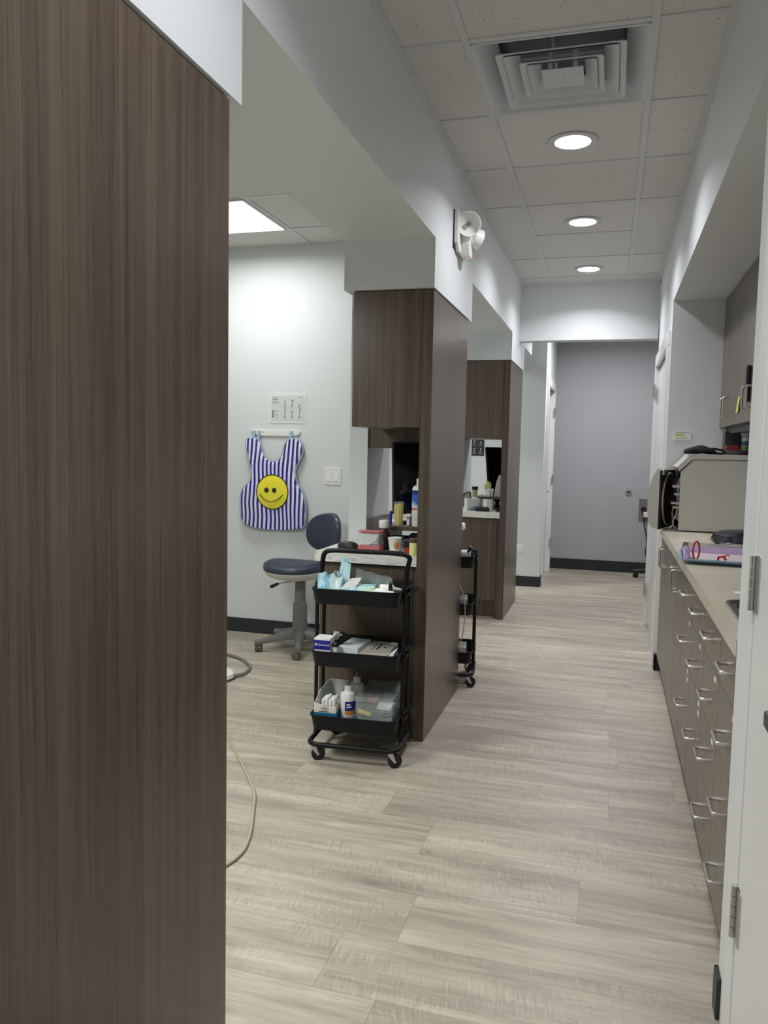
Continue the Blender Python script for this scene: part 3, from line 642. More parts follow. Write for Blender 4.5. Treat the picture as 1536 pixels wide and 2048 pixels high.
# far room bits
t = T('wall_bumper', 'round grey door bumper on the far grey wall', 'door stop', (0.2, YE, 0.894))
b = M(); b.lathe([(0.034, 0), (0.034, 0.01), (0.028, 0.022), (0.014, 0.024), (0.013, 0.012), (0.001, 0.012)], seg=24, mx=Matrix.Rotation(PI/2, 4, 'X'), cap1=False); b.build('bumper', METAL, t, smooth=True, local=True)
b = M(); b.lathe([(0.013, 0.0125), (0.001, 0.0135)], seg=16, mx=Matrix.Rotation(PI/2, 4, 'X'), cap0=False, cap1=False); b.build('bumper_hole', BLACKP, t, local=True)
t = T('power_outlet', 'steel outlet plate with plugged black and white adapters on the far wall', 'outlet', (0.385, YE, 0.70))
b = M(); b.box(-0.07, 0.09, -0.006, 0, -0.125, 0.125, bev=0.002); b.build('plate', GREYP, t, local=True)
b = M(); b.cyl((-0.02, -0.006, 0.01), (-0.02, -0.045, 0.01), 0.028, 16); b.build('black_plug', BLACKP, t, smooth=True, local=True)
b = M(); b.box(-0.02, 0.05, -0.06, -0.006, -0.075, -0.015, bev=0.006); b.build('white_adapter', WHITE, t, local=True)
b = M(); b.tube(fillet([(-0.02, -0.045, 0.0), (-0.02, -0.05, -0.1), (0.02, -0.05, -0.25), (0.03, -0.05, -0.4), (0.01, -0.05, -0.46), (0.12, -0.05, -0.66)], 0.08), 0.006, 8); b.build('cord', BLACKP, t, smooth=True, local=True)
t = T('wall_outlet', 'white electrical outlet low on the pale wall beside the far left door', 'outlet', (-0.845, 7.7, 0.365))
b = M(); b.box(-0.06, 0.058, -0.005, 0, -0.042, 0.042, bev=0.002); b.build('plate', WHITE, t, local=True)
b = M(); b.box(-0.034, 0.034, -0.007, -0.005, -0.017, 0.017, bev=0.002); b.build('socket_face', PAPERW, t, local=True)

# ------------------------------------------------------------------ five-star stools
STG = mat('grey_cast_base', lin(112, 110, 108), 0.45); SHELL = mat('off_white_shell', lin(212, 211, 204), 0.4)
CASG = mat('grey_caster', lin(98, 95, 88), 0.5)
def star(t, mb, mc, R, a0, hub=0.10):
    for k in range(5):
        a = a0+k*2*PI/5; c, s = math.cos(a), math.sin(a); rings = []
        for u, w_, z0, z1 in ((0.02, 0.034, hub-0.03, hub+0.035), (0.1, 0.03, hub-0.028, hub+0.022), (0.2, 0.022, hub-0.042, hub-0.004), (R-0.01, 0.018, hub-0.048, hub-0.02), (R+0.022, 0.014, hub-0.05, hub-0.022)):
            rings.append([Vector((u*c-w*s, u*s+w*c, z)) for w, z in ((-w_, z0), (w_, z0), (w_, (z0+z1)/2+0.004), (w_*0.5, z1), (-w_*0.5, z1), (-w_, (z0+z1)/2+0.004))])
        b = M(); b.loft(rings); l = b.build('leg', mb, t, smooth=True, local=True)
        x, y = R*c, R*s; tc = Vector((c*math.cos(1.1)-s*math.sin(1.1), s*math.cos(1.1)+c*math.sin(1.1), 0)); ax = Vector((-tc.y, tc.x, 0)); cc = Vector((x, y, 0))-tc*0.012
        b = M()
        for sg in (-1, 1):
            mx = Matrix.Translation(cc+ax*sg*0.012+Vector((0, 0, 0.026))) @ ax.to_track_quat('Z', 'X').to_matrix().to_4x4()
            b.lathe([(0.008, -0.009), (0.023, -0.009), (0.026, -0.006), (0.026, 0.006), (0.023, 0.009), (0.008, 0.009)], mx=mx, seg=20)
        b.cyl((x, y, 0.045), (x, y, hub-0.045), 0.008, 8)
        mx = Matrix.Translation(cc+Vector((0, 0, 0.026))) @ ax.to_track_quat('Z', 'X').to_matrix().to_4x4()
        b.lathe([(0.001, -0.004), (0.029, -0.004), (0.029, 0.004), (0.001, 0.004)], mx=mx, seg=20)
        b.build('caster', mc, t, smooth=True, local=True)
def superel(a, b_, n, e=2.4, cx=0, cy=0):
    out = []
    for i in range(n):
        th = 2*PI*i/n; c, s = math.cos(th), math.sin(th)
        out.append((cx+a*math.copysign(abs(c)**(2/e), c), cy+b_*math.copysign(abs(s)**(2/e), s)))
    return out
t = T('dental_stool', 'navy padded rolling stool with small backrest beside the hanging apron', 'stool', (-1.905, 4.70, 0), 0)
star(t, STG, CASG, 0.275, math.radians(218))
b = M(); b.lathe([(0.048, 0.07), (0.05, 0.10), (0.046, 0.30), (0.036, 0.31), (0.034, 0.44), (0.028, 0.45)], seg=24); b.build('gas_column', STG, t, smooth=True, local=True)
sw = 0.205
def seatring(sc, z, dip): return [(x*sc-0.03, y*sc, z+dip*((x/sw)**2)*0.3-dip*abs(y/sw)**2*0.6) for x, y in superel(sw, 0.215, 32, 2.3)]
b = M(); b.loft([seatring(0.3, 0.452, 0), seatring(0.7, 0.47, 0), seatring(0.9, 0.492, 0.005), seatring(0.985, 0.518, 0.01), seatring(0.97, 0.522, 0.01)]); b.build('seat_shell', SHELL, t, smooth=True, local=True)
b = M(); b.loft([seatring(0.96, 0.52, 0.01), seatring(1.0, 0.53, 0.012), seatring(1.01, 0.545, 0.015), seatring(0.98, 0.562, 0.02), seatring(0.88, 0.573, 0.02), seatring(0.6, 0.572, 0.01), seatring(0.3, 0.566, 0), seatring(0.05, 0.564, 0)]); b.build('seat', VINYL, t, smooth=True, local=True)
b = M(); b.tube(fillet([(-0.02, -0.02, 0.45), (-0.10, -0.08, 0.44), (-0.13, -0.10, 0.43)], 0.02), 0.005, 8); lv = b.build('lever', METAL, t, smooth=True, local=True)
b = M(); b.tube([(-0.115, -0.09, 0.437), (-0.15, -0.115, 0.42), (-0.16, -0.12, 0.415)], [0.008, 0.012, 0.006], 10); b.build('lever_grip', BLACKP, lv, smooth=True, local=True)
# backrest: curved oval pad facing the seat and the camera
th = math.radians(243); nx, ny = math.cos(th), math.sin(th); ux, uy = -ny, nx
BC = Vector((0.16, 0.10, 0.0))
def backring(sc, d, zc=0.765):
    out = []
    for a, z in superel(0.152, 0.122, 32, 2.5):
        a *= sc; z *= sc; cur = 0.32*(a*a)/0.16
        skew = 0.09*a
        out.append((BC.x+ux*a+nx*(d+cur), BC.y+uy*a+ny*(d+cur), zc+z+skew))
    return out
b = M(); b.loft([backring(0.3, -0.05), backring(0.8, -0.045), backring(0.97, -0.025), backring(1.0, -0.004)]); b.build('backrest_shell', SHELL, t, smooth=True, local=True)
b = M(); b.loft([backring(0.99, -0.004), backring(1.03, 0.004), backring(1.02, 0.02), backring(0.95, 0.034), backring(0.7, 0.039), backring(0.45, 0.04)]); b.build('backrest', VINYL, t, smooth=True, local=True)
b = M(); b.tube(fillet([(0.0, 0.02, 0.46), (0.2, 0.14, 0.47), (0.215, 0.16, 0.6), (0.19, 0.14, 0.76)], 0.05), 0.013, 10); b.build('backrest_arm', STG, t, smooth=True, local=True)
t = T('office_chair', 'black rolling chair whose one caster foot shows in the far room', 'chair', (0.63, 8.68, 0))
star(t, BLACKP, BLACKP, 0.335, math.radians(176), 0.11)
b = M(); b.lathe([(0.035, 0.08), (0.035, 0.3), (0.025, 0.31), (0.025, 0.44)], seg=16); b.build('gas_column', BLACKP, t, smooth=True, local=True)
b = M(); b.loft([[(x*s_2, y*s_2, z) for x, y in superel(0.23, 0.23, 24, 3)] for s_2, z in ((0.8, 0.44), (1, 0.46), (1, 0.5), (0.85, 0.52), (0.1, 0.52))]); b.build('seat', CLOTH, t, smooth=True, local=True)
b = M(); b.box(0.2, 0.25, -0.2, 0.2, 0.62, 0.95, bev=0.02); b.box(0.19, 0.215, -0.03, 0.03, 0.44, 0.7); b.build('backrest', CLOTH, t, local=True)

# ------------------------------------------------------------------ rolling carts
def make_cart(label):
    t = T('rolling_cart', label, 'cart', (-0.997, 3.176, 0), math.radians(3.7), 'black three-tier rolling carts')
    for nm, z0 in (('top_tray', 0.668), ('middle_tray', 0.405), ('bottom_tray', 0.132)):
        b = M(); b.pan(0.355, 0.30, 0.370, 0.325, z0, z0+0.066, 0.035, 0.003, 0.007); b.build(nm, BLACK, t, smooth=True, local=True)
    for sx in (-1, 1):
        b = M()
        for y in (-0.05, 0.05):
            b.tube([(sx*0.190, y, 0.082), (sx*0.190, y, 0.745)], 0.0085, 12)
        for z in (0.165, 0.20, 0.435, 0.47, 0.70, 0.733):
            b.box(sx*0.190-0.011, sx*0.190+0.011, -0.06, 0.06, z-0.002, z+0.002)
        b.build('side_frame', BLACK, t, smooth=True, local=True)
        b = M()
        for z in (0.18, 0.452, 0.716): b.cyl((sx*0.197, -0.0, z-0.01), (sx*0.199, 0, z-0.01), 0.004, 10)
        b.build('screw', METAL, t, local=True)
    b = M(); P = [(-0.187, 0.0, 0.735), (-0.187, 0.0, 0.80), (-0.172, -0.02, 0.868), (-0.13, -0.03, 0.878), (0.13, -0.03, 0.878), (0.185, -0.03, 0.874), (0.205, -0.02, 0.86), (0.187, 0.0, 0.80), (0.187, 0.0, 0.735)]
    b.tube(fillet(P, 0.03, 4), 0.0105, 12); b.build('push_handle', BLACK, t, smooth=True, local=True)
    b = M(); pts = [(x, y, 0.072) for x, y in rrect(0.385, 0.325, 0.05, 5)]
    b.tube(pts, 0.0105, 10, closed=True)
    for sx in (-1, 1):
        for y in (-0.05, 0.05): b.tube([(sx*0.190, y, 0.09), (sx*0.19, y*1.3, 0.074)], 0.009, 8)
    b.build('base_frame', BLACK, t, smooth=True, local=True)
    for i, (x, y) in enumerate(((-0.165, -0.15), (0.165, -0.15), (0.165, 0.15), (-0.165, 0.15))):
        a = (0.35, 0.4, 2.2, 1.0)[i]; c, s = math.cos(a), math.sin(a)
        ax = Vector((-s, c, 0)); d = Vector((c, s, 0)); wc = Vector((x, y, 0.0295))+d*0.018
        mx = Matrix.Translation(wc) @ ax.to_track_quat('Z', 'X').to_matrix().to_4x4()
        b = M(); b.lathe([(0.0005, -0.010), (0.022, -0.010), (0.029, -0.007), (0.0295, 0.0), (0.029, 0.007), (0.022, 0.010), (0.0005, 0.010)], mx=mx, seg=24); w = b.build('caster', BLACKP, t, smooth=True, local=True)
        b = M()
        for sg in (-1, 1):
            o_ = ax*sg*0.0125
            b.poly([wc+o_+d*0.004+Vector((0, 0, -0.005)), wc+o_-d*0.004+Vector((0, 0, -0.006)), wc+o_-d*0.032+Vector((0, 0, 0.028)), wc+o_-d*0.030+Vector((0, 0, 0.034)), wc+o_-d*0.010+Vector((0, 0, 0.034))], ax*0.0015)
        b.cyl(wc-d*0.018+Vector((0, 0, 0.030)), wc-d*0.018+Vector((0, 0, 0.036)), 0.014, 14); b.cyl(wc-ax*0.014, wc+ax*0.014, 0.004, 10)
        b.build('fork', METAL, w, local=True)
    return t
CT = make_cart('black three-tier rolling cart in front, loaded with packets, boxes and bottles')
CT2 = dup(CT, (-0.90, 4.37, 0), math.radians(7.3), 'second black rolling cart, half hidden behind the wood end panel')
for c in kids(CT2):
    if c.name.startswith('push_handle'): bpy.data.objects.remove(c)
CM = Matrix.Translation((-0.997, 3.176, 0)) @ Matrix.Rotation(math.radians(3.7), 4, 'Z')
Z1, Z2, Z3 = 0.6715, 0.4085, 0.1355
def on(x, y, z): return CM @ Vector((x, y, z))
RZ = math.radians(3.7)
# --- bottom tier
t = T('dispenser_box', 'white cardboard dispenser box with blue base in the bottom cart tier', 'box', on(-0.124, 0.0, Z3), RZ)
b = M(); X0, X1, Y0, Y1 = -0.048, 0.048, -0.138, 0.10
b.poly([(X0, Y0, 0.066), (X0, Y0+0.0, 0.105), (X0, Y0+0.03, 0.112), (X0, Y0+0.09, 0.138), (X0, Y1, 0.142), (X0, Y1, 0.066)], (0.002, 0, 0))
b.poly([(X1-0.002, Y0, 0.066), (X1-0.002, Y0, 0.095), (X1-0.002, Y0+0.04, 0.10), (X1-0.002, Y0+0.10, 0.135), (X1-0.002, Y1, 0.142), (X1-0.002, Y1, 0.066)], (0.002, 0, 0))
b.poly([(X0+0.002, Y0, 0.066), (X1-0.002, Y0, 0.066), (X1-0.002, Y0, 0.095), (0.01, Y0, 0.092), (-0.01, Y0, 0.10), (-0.035, Y0, 0.106), (X0+0.002, Y0, 0.105)], (0, 0.002, 0))
b.box(X0, X1, Y1, Y1+0.002, 0.066, 0.142); b.box(X0, X1, Y0, Y1, 0.064, 0.066)
CARD = mat('cream_white_card', lin(226, 222, 210), 0.6)
b.build('box_sleeve', CARD, t, local=True)
b = M(); b.box(X0-0.0015, X1+0.0015, Y0-0.0015, Y1+0.0035, 0, 0.068, bev=0.0005); b.build('blue_base', TEAL, t, local=True)
b = M()
for k in range(6): b.box(X1+0.0001, X1+0.0006, Y0+0.02, Y0+0.05, 0.070+k*0.0055, 0.0722+k*0.0055)
for z, w in ((0.092, 0.010), (0.087, 0.018), (0.083, 0.016), (0.079, 0.010)): b.box(-w, w, Y0-0.0006, Y0-0.0001, z, z+0.0015)
b.box(-0.026, 0.018, Y0-0.0006, Y0-0.0001, 0.0705, 0.0745); b.build('printed_lines', mat('brown_ink', lin(110, 92, 84), 0.6), t, local=True)
b = M(); mm = Matrix.Rotation(0.25, 4, 'Y')
for k in range(4): b.box(-0.02+k*0.015, -0.008+k*0.015, -0.12, -0.05, 0.03, 0.118+0.006*(k % 2), bev=0.002)
b.build('folded_sachets', PAPERW, t, local=True)
def squeeze(name, label, pos, label_on=True):
    t = T(name, label, 'bottle', pos, RZ)
    b = M(); b.lathe([(0.001, 0), (0.029, 0), (0.031, 0.004), (0.031, 0.135), (0.029, 0.145), (0.016, 0.150), (0.001, 0.150)], seg=28, cap0=False, cap1=False); b.build('bottle_body', WHITE, t, smooth=True, local=True)
    b = M(); b.lathe([(0.016, 0.15), (0.0155, 0.172), (0.012, 0.176), (0.001, 0.176)], seg=24, cap0=False, cap1=False); b.build('cap', WHITE, t, smooth=True, local=True)
    b = M(); b.lathe([(0.010, 0.176), (0.006, 0.180), (0.005, 0.19), (0.002, 0.196), (0.001, 0.196)], seg=16, cap0=False, cap1=False); b.build('nozzle', mat('smoky_nozzle', lin(120, 124, 130), 0.3), t, smooth=True, local=True)
    if label_on:
        def band(z0, z1, a0, a1, r, m, nm):
            b = M(); n = 14
            P = [(r*math.cos(a0+(a1-a0)*i/n), r*math.sin(a0+(a1-a0)*i/n)) for i in range(n+1)]
            b.loft([[(x, y, z0) for x, y in P], [(x, y, z1) for x, y in P]], False, False, closed=False); return b.build(nm, m, t, smooth=True, local=True)
        A0, A1 = math.radians(262), math.radians(370)
        band(0.072, 0.112, A0, A1, 0.0313, BLUE, 'blue_label'); band(0.055, 0.072, A0, A1, 0.0313, ORANGE, 'orange_label'); band(0.008, 0.050, A0+0.1, A1, 0.0313, mat('grey_label', lin(196, 196, 192), 0.5), 'grey_label')
        for z, w in ((0.096, 0.5), (0.086, 0.7)): band(z, z+0.006, A0+0.25, A0+0.25+w, 0.0316, WHITE, 'printed_line')
    return t
squeeze('squeeze_bottle', 'white squeeze bottle with blue and orange label in the bottom cart tier', on(-0.041, -0.075, Z3))
squeeze('squeeze_bottle', 'white squeeze bottle without visible label, behind the orange-labelled one', on(-0.036, 0.06, Z3), False)
t = T('organizer_box', 'clear plastic compartment box full of small supplies, bottom cart tier', 'storage box', on(0.086, 0.0, Z3), RZ)
b = M()
def shell(b, x0, x1, y0, y1, z0, z1, th=0.002):
    b.box(x0, x1, y0, y0+th, z0, z1); b.box(x0, x1, y1-th, y1, z0, z1); b.box(x0, x0+th, y0+th, y1-th, z0, z1); b.box(x1-th, x1, y0+th, y1-th, z0, z1); b.box(x0, x1, y0, y1, z0, z0+th)
shell(b, -0.078, 0.078, -0.13, 0.13, 0.001, 0.09); shell(b, -0.078, 0.078, -0.13, 0.13, 0.091, 0.14); b.build('clear_body', CLEAR, t, local=True)
b = M(); b.box(-0.08, 0.08, -0.132, 0.132, 0.141, 0.146, bev=0.002); b.box(-0.081, 0.081, -0.134, -0.128, 0.128, 0.147, bev=0.001); b.box(-0.004, 0.004, -0.13, 0.13, 0.004, 0.138); b.box(-0.08, 0.08, -0.131, -0.129, 0.087, 0.093); b.build('lid', CLEAR, t, local=True)
b = M(); b.tube(fillet([(-0.07, -0.11, 0.078), (-0.05, -0.115, 0.076), (-0.02, -0.112, 0.066)], 0.02), 0.011, 8); b.build('yellow_item', mat('pale_yellow', lin(226, 210, 120), 0.5), t, smooth=True, local=True)
b = M()
for x in (0.01, 0.022): b.cyl((x, -0.11, 0.056), (x+0.012, -0.10, 0.086), 0.0035, 8)
b.cyl((0.04, -0.1, 0.064), (0.072, -0.08, 0.068), 0.005, 8); b.build('metal_tips', METAL, t, smooth=True, local=True)
b = M(); b.box(0.008, 0.068, -0.115, -0.05, 0.094, 0.108, bev=0.001); b.box(0.008, 0.068, -0.11, 0.1, 0.093, 0.094); b.build('white_cartons', PAPERW, t, local=True)
b = M(); b.box(-0.065, -0.012, 0.02, 0.1, 0.094, 0.115); b.box(0.01, 0.07, 0.0, 0.11, 0.095, 0.13); b.box(-0.07, 0.07, -0.12, 0.12, 0.005, 0.055); b.build('grey_green_cartons', mat('grey_green_card', lin(128, 150, 144), 0.6), t, local=True)
b = M(); b.box(-0.045, -0.01, -0.04, 0.0, 0.094, 0.118); b.build('red_carton', mat('dull_red_card', lin(170, 90, 82), 0.6), t, local=True)
# --- middle tier
t = T('glove_carton', 'small white carton with dark blue printed band in the middle cart tier', 'box', on(-0.142, -0.095, Z2), RZ)
b = M(); b.box(-0.035, 0.035, -0.035, 0.04, 0, 0.108, bev=0.0008); b.build('carton', PAPERW, t, local=True)
b = M(); b.box(-0.0355, 0.0355, -0.0362, -0.0352, 0.062, 0.101); b.build('blue_band', BLUE, t, local=True)
text('Richmond', 0.0125, at(0.006, -0.0366, 0.0815), PAPERW, t, local=True)
b = M(); b.box(-0.031, -0.0235, -0.0368, -0.0363, 0.078, 0.087); b.build('logo_square', PAPERW, t, local=True)
b = M(); b.box(-0.03, 0.03, -0.0362, -0.0352, 0.052, 0.0545); b.box(-0.03, 0.0, -0.0362, -0.0352, 0.046, 0.0485); b.build('printed_lines', INK, t, local=True)
t = T('otoscope_head', 'small black holder with shiny metal clamp top beside the blue-banded carton', 'instrument', on(-0.104, -0.065, Z2), RZ)
b = M(); b.cyl((-0.012, 0.01, 0), (-0.012, 0.01, 0.095), 0.011, 14); b.box(-0.018, 0.03, 0.0, 0.02, 0.08, 0.10, bev=0.004); b.tube(fillet([(0.03, 0.01, 0.09), (0.04, 0.01, 0.105), (0.034, 0.01, 0.125)], 0.01), 0.007, 8); b.build('black_handle', BLACKP, t, smooth=True, local=True)
b = M(); b.poly([(-0.012, -0.005, 0.092), (0.016, -0.005, 0.092), (0.022, -0.005, 0.128), (-0.004, -0.005, 0.132)], (0, 0.02, 0)); b.cyl((0.018, -0.002, 0.116), (0.034, -0.002, 0.116), 0.009, 14); b.build('metal_clamp', CHROME, t, local=True)
t = T('small_bottle', 'small white bottle with black top in front of the metal clamp', 'bottle', on(-0.090, -0.105, Z2), RZ)
b = M(); b.lathe([(0.001, 0), (0.0135, 0), (0.0145, 0.003), (0.0145, 0.072), (0.001, 0.072)], seg=20, cap0=False, cap1=False); b.build('bottle_body', WHITE, t, smooth=True, local=True)
b = M(); b.lathe([(0.0146, 0.072), (0.0146, 0.082), (0.008, 0.09), (0.001, 0.09)], seg=20, cap0=False, cap1=False); b.build('cap', BLACKP, t, smooth=True, local=True)
b = M(); mx = CM @ Matrix.Translation((-0.032, 0.0, Z2)) @ Matrix.Rotation(math.radians(-6), 4, 'Z')
b.box(-0.045, 0.045, -0.09, 0.08, 0.0, 0.068, bev=0.001, mx=mx); o = b.build('white_carton', mat('bluish_white_card', lin(222, 230, 230), 0.55)); tag(o, 'low white carton lying in the middle cart tier beside the grey cassettes', 'box')
CASS = mat('grey_cassette_plastic', lin(176, 172, 160), 0.4)
for k, lab in enumerate(('grey instrument cassette, lower one of the stacked pair', 'grey instrument cassette, topmost of the stacked pair')):
    t = T('instrument_cassette', lab, 'cassette', on(0.078+0.003*k, -0.02, Z2+0.022+k*0.031), RZ+math.radians(-4+2*k), 'grey cassettes in the middle cart tier')
    b = M(); b.box(-0.058, 0.058, -0.12, 0.10, -0.02, 0.009, bev=0.004); b.build('cassette_base', CASS, t, local=True)
    b = M(); b.box(-0.05, 0.05, -0.112, 0.092, 0.0085, 0.0105, bev=0.0008); c = b.build('cassette_lid', CASS, t, local=True)
    b = M(); b.box(-0.004, 0.004, -0.05, 0.05, 0.0108, 0.0114); b.cyl((0.025, -0.01, 0.0105), (0.025, -0.01, 0.012), 0.006, 12); b.box(-0.02, -0.017, -0.06, 0.05, 0.0108, 0.0114); b.build('printed_mark', INK, c, local=True)
t = T('paper_sachet', 'white crumpled paper sachet at the right end of the middle cart tier', 'sachet', on(0.15, -0.08, Z2+0.03), RZ)
b = M(); b.loft([[(-0.045, -0.035, -0.02), (0.0, -0.04, 0.0), (0.0, 0.03, 0.0), (-0.045, 0.03, -0.015)], [(-0.02, -0.035, 0.012), (0.02, -0.035, 0.045), (0.022, 0.01, 0.05), (-0.01, 0.03, 0.02)]]); b.build('sachet_body', PAPERW, t, local=True)
b = M(); b.lathe([(0.001, -0.028), (0.026, -0.028), (0.028, -0.004), (0.026, -0.002)], c=(-0.03, 0.01, 0), seg=20, cap1=False, cap0=False); b.build('clear_cup', WRAP, t, smooth=True, local=True)
# --- top tier
def pouch(label, x, y, z, w, h, lean, rz, m=POUCH, th=0.012, seed=1, top=0.5):
    random.seed(seed); t = T('sterile_pouch', label, 'pouch', on(x, y, z), RZ+rz, 'pale blue packets in the top cart tier')
    b = M(); n = 8; rings = []
    for j in range(n+1):
        v = j/n; zz = v*h; bulge = th*math.sin(PI*min(1, v*1.25))+0.0015; ww = w*(0.9+0.12*v); ring = []
        for i in range(9):
            u = -1+2*i/8; jz = (random.uniform(-0.006, 0.010)*top*2+0.010*math.cos(PI*u)*top if j == n else 0); wv = 0.004*math.sin(5*u+3*v+seed)
            ring.append((u*ww/2, wv-bulge*(1-u*u)+lean*zz, zz+jz))
        for i in range(9):
            u = 1-2*i/8; wv = 0.004*math.sin(5*u+3*v+seed)
            ring.append((u*ww/2*0.998, wv+bulge*(1-u*u)*0.6+0.0015+lean*zz, zz+(0.004 if j == n else 0)))
        rings.append(ring)
    b.loft(rings); b.build('packet', m, t, smooth=True, local=True); return t
pouch('pale blue packet leaning at the left corner of the top tier', -0.146, -0.11, Z1+0.002, 0.056, 0.102, 0.25, 0.1, seed=2, top=0.9)
POUCHC = mat('milky_blue_paper', lin(196, 220, 222), 0.4)
pouch('milky white-blue packet standing second from left in the top tier', -0.100, -0.112, Z1+0.002, 0.056, 0.106, 0.3, -0.1, POUCHC, seed=5, top=0.8)
pouch('tallest crumpled pale blue packet in the top tier', -0.078, -0.055, Z1+0.002, 0.064, 0.148, 0.12, -0.5, seed=9, top=1.5)
b = M(); b.box(-0.003, 0.003, -0.002, 0.002, 0.0, 0.10, mx=CM @ Matrix.Translation((-0.105, -0.140, Z1)) @ Matrix.Rotation(0.08, 4, 'Y')); o = b.build('white_stick', WHITE); tag(o, 'thin white plastic stick upright before the milky packet', 'stick')
t = T('grey_caddy', 'small grey open box tilted among the blue packets in the top tier', 'box', on(-0.04, -0.075, Z1), RZ)
b = M(); b.box(-0.03, 0.03, -0.05, -0.047, 0.0, 0.06); b.loft([[(-0.03, -0.05, 0.06), (0.03, -0.05, 0.062), (0.045, 0.02, 0.10), (0.0, 0.02, 0.095)], [(-0.03, -0.052, 0.058), (0.03, -0.052, 0.06), (0.047, 0.018, 0.097), (0.0, 0.018, 0.093)]]); b.build('caddy_body', mat('light_grey_card', lin(200, 202, 200), 0.5), t, local=True)
def flat(label, x, y, z, w, d, rz, tilt, m, seed, th=0.012):
    t = T('flat_packet', label, 'pouch', on(x, y, z), RZ+rz, 'flat packets in the top cart tier'); random.seed(seed)
    b = M(); mx = Matrix.Rotation(tilt, 4, 'X'); rings = []
    for s_, z_ in ((0.94, 0), (1, th*0.4), (0.97, th), (0.7, th*1.25)):
        rings.append([mx @ Vector((x_*s_, y_*s_, z_+random.uniform(0, 0.002))) for x_, y_ in rrect(w, d, 0.008, 3)])
    b.loft(rings); b.build('packet', m, t, smooth=True, local=True)
flat('pale blue flat packet on top of the pile at the tier centre', 0.01, -0.09, Z1+0.052, 0.12, 0.10, 0.05, 0.12, POUCH, 3)
flat('pale blue flat packet beneath, along the front rim of the tier', -0.02, -0.115, Z1+0.036, 0.17, 0.06, 0.0, 0.05, POUCH, 6)
flat('white folded packet right of the blue pile', 0.09, -0.11, Z1+0.044, 0.07, 0.07, -0.5, 0.2, PAPERW, 8, 0.01)
flat('white packet lying along the right of the front rim', 0.10, -0.125, Z1+0.04, 0.12, 0.04, 0.1, 0.05, PAPERW, 11, 0.015)
b = M(); b.box(-0.15, 0.16, -0.10, 0.12, 0, 0.034, bev=0.004, mx=CM @ Matrix.Translation((0.0, -0.01, Z1))); o = b.build('black_box_lid', BLACKP); tag(o, 'black low box filling the floor of the top cart tier', 'box')
t = T('clear_wrap', 'crinkled clear plastic packet standing at the back of the top tier', 'packet', on(0.035, 0.06, Z1), RZ-math.radians(4))
b = M(); rings = []
for i in range(13):
    u = i/12; x = -0.085+0.165*u; top = 0.118-0.030*u+0.003*math.sin(17*u); w_ = 0.008+0.004*math.sin(13*u)
    rings.append([(x, -w_+0.004*math.sin(9*u), 0.04), (x, -w_-0.002, 0.06), (x, -w_*0.5+0.003*math.sin(23*u), top), (x, w_*0.5, top-0.002), (x, w_, 0.06), (x, w_, 0.04)])
b.loft(rings); b.build('wrap', WRAP, t, local=True)
b = M(); b.box(-0.08, 0.07, -0.004, 0.004, 0.04, 0.072); b.build('green_contents', mat('dull_green_fill', lin(110, 150, 132), 0.6), t, local=True)
t = T('dropper_bottle', 'white bottle lying on its side at the right of the top tier', 'bottle', on(0.135, -0.075, Z1+0.062), RZ)
mx = Matrix.Rotation(PI/2, 4, 'Y')
b = M(); b.lathe([(0.001, -0.045), (0.016, -0.045), (0.018, -0.04), (0.018, 0.01), (0.008, 0.018), (0.007, 0.03), (0.003, 0.045), (0.001, 0.045)], seg=20, mx=mx, cap0=False, cap1=False); b.build('bottle_body', WHITE, t, smooth=True, local=True)
b = M(); b.box(-0.003, 0.012, -0.035, -0.02, -0.03, 0.028, bev=0.004); b.cyl((0.004, -0.028, 0.026), (0.004, -0.028, 0.036), 0.003, 8); b.build('black_clip', BLACKP, t, local=True)
# second cart's contents
CM2 = Matrix.Translation((-0.90, 4.37, 0)) @ Matrix.Rotation(math.radians(7.3), 4, 'Z')
def bx2(nm, lab, cat, x0, x1, y0, y1, z0, z1, m, bev=0.002):
    b = M(); b.box(x0, x1, y0, y1, z0, z1, bev=bev, mx=CM2); o = b.build(nm, m); tag(o, lab, cat); return o
bx2('bagged_supplies', 'pale grey bag of supplies in the top tier of the second cart', 'bag', 0.05, 0.16, -0.13, -0.03, Z1, Z1+0.085, mat('pale_grey_film', lin(186, 190, 196), 0.4), 0.01)
bx2('bagged_supplies', 'clear grey bag in the middle tier of the second cart', 'bag', 0.06, 0.15, -0.13, 0.0, Z2, Z2+0.088, mat('grey_film', lin(150, 152, 152), 0.4), 0.01)
bx2('white_case', 'white case in the bottom tier of the second cart', 'box', 0.04, 0.15, -0.13, 0.0, Z3, Z3+0.085, mat('greyish_white_case', lin(196, 196, 192), 0.4))
b = M(); b.tube([CM2 @ Vector(p) for p in ((0.13, -0.11, Z1+0.05), (0.165, -0.135, Z1+0.115))], [0.004, 0.009], 8); o = b.build('black_pen', BLACKP, smooth=True); tag(o, 'black pen sticking up from the second cart top tier', 'pen')
t = T('delivery_unit', 'white stand whose rounded arm end peeks out above the second cart', 'stand', (-1.3, 4.62, 0))
b = M(); b.cyl((0, 0, 0), (0, 0, 0.84), 0.03, 20); b.lathe([(0.12, 0), (0.12, 0.015), (0.04, 0.03)], cap1=True); b.build('support_post', WHITE, t, smooth=True, local=True)
b = M(); b.box(-0.05, 0.478, -0.05, 0.03, 0.838, 0.882, bev=0.012); b.build('arm', WHITE, t, local=True)
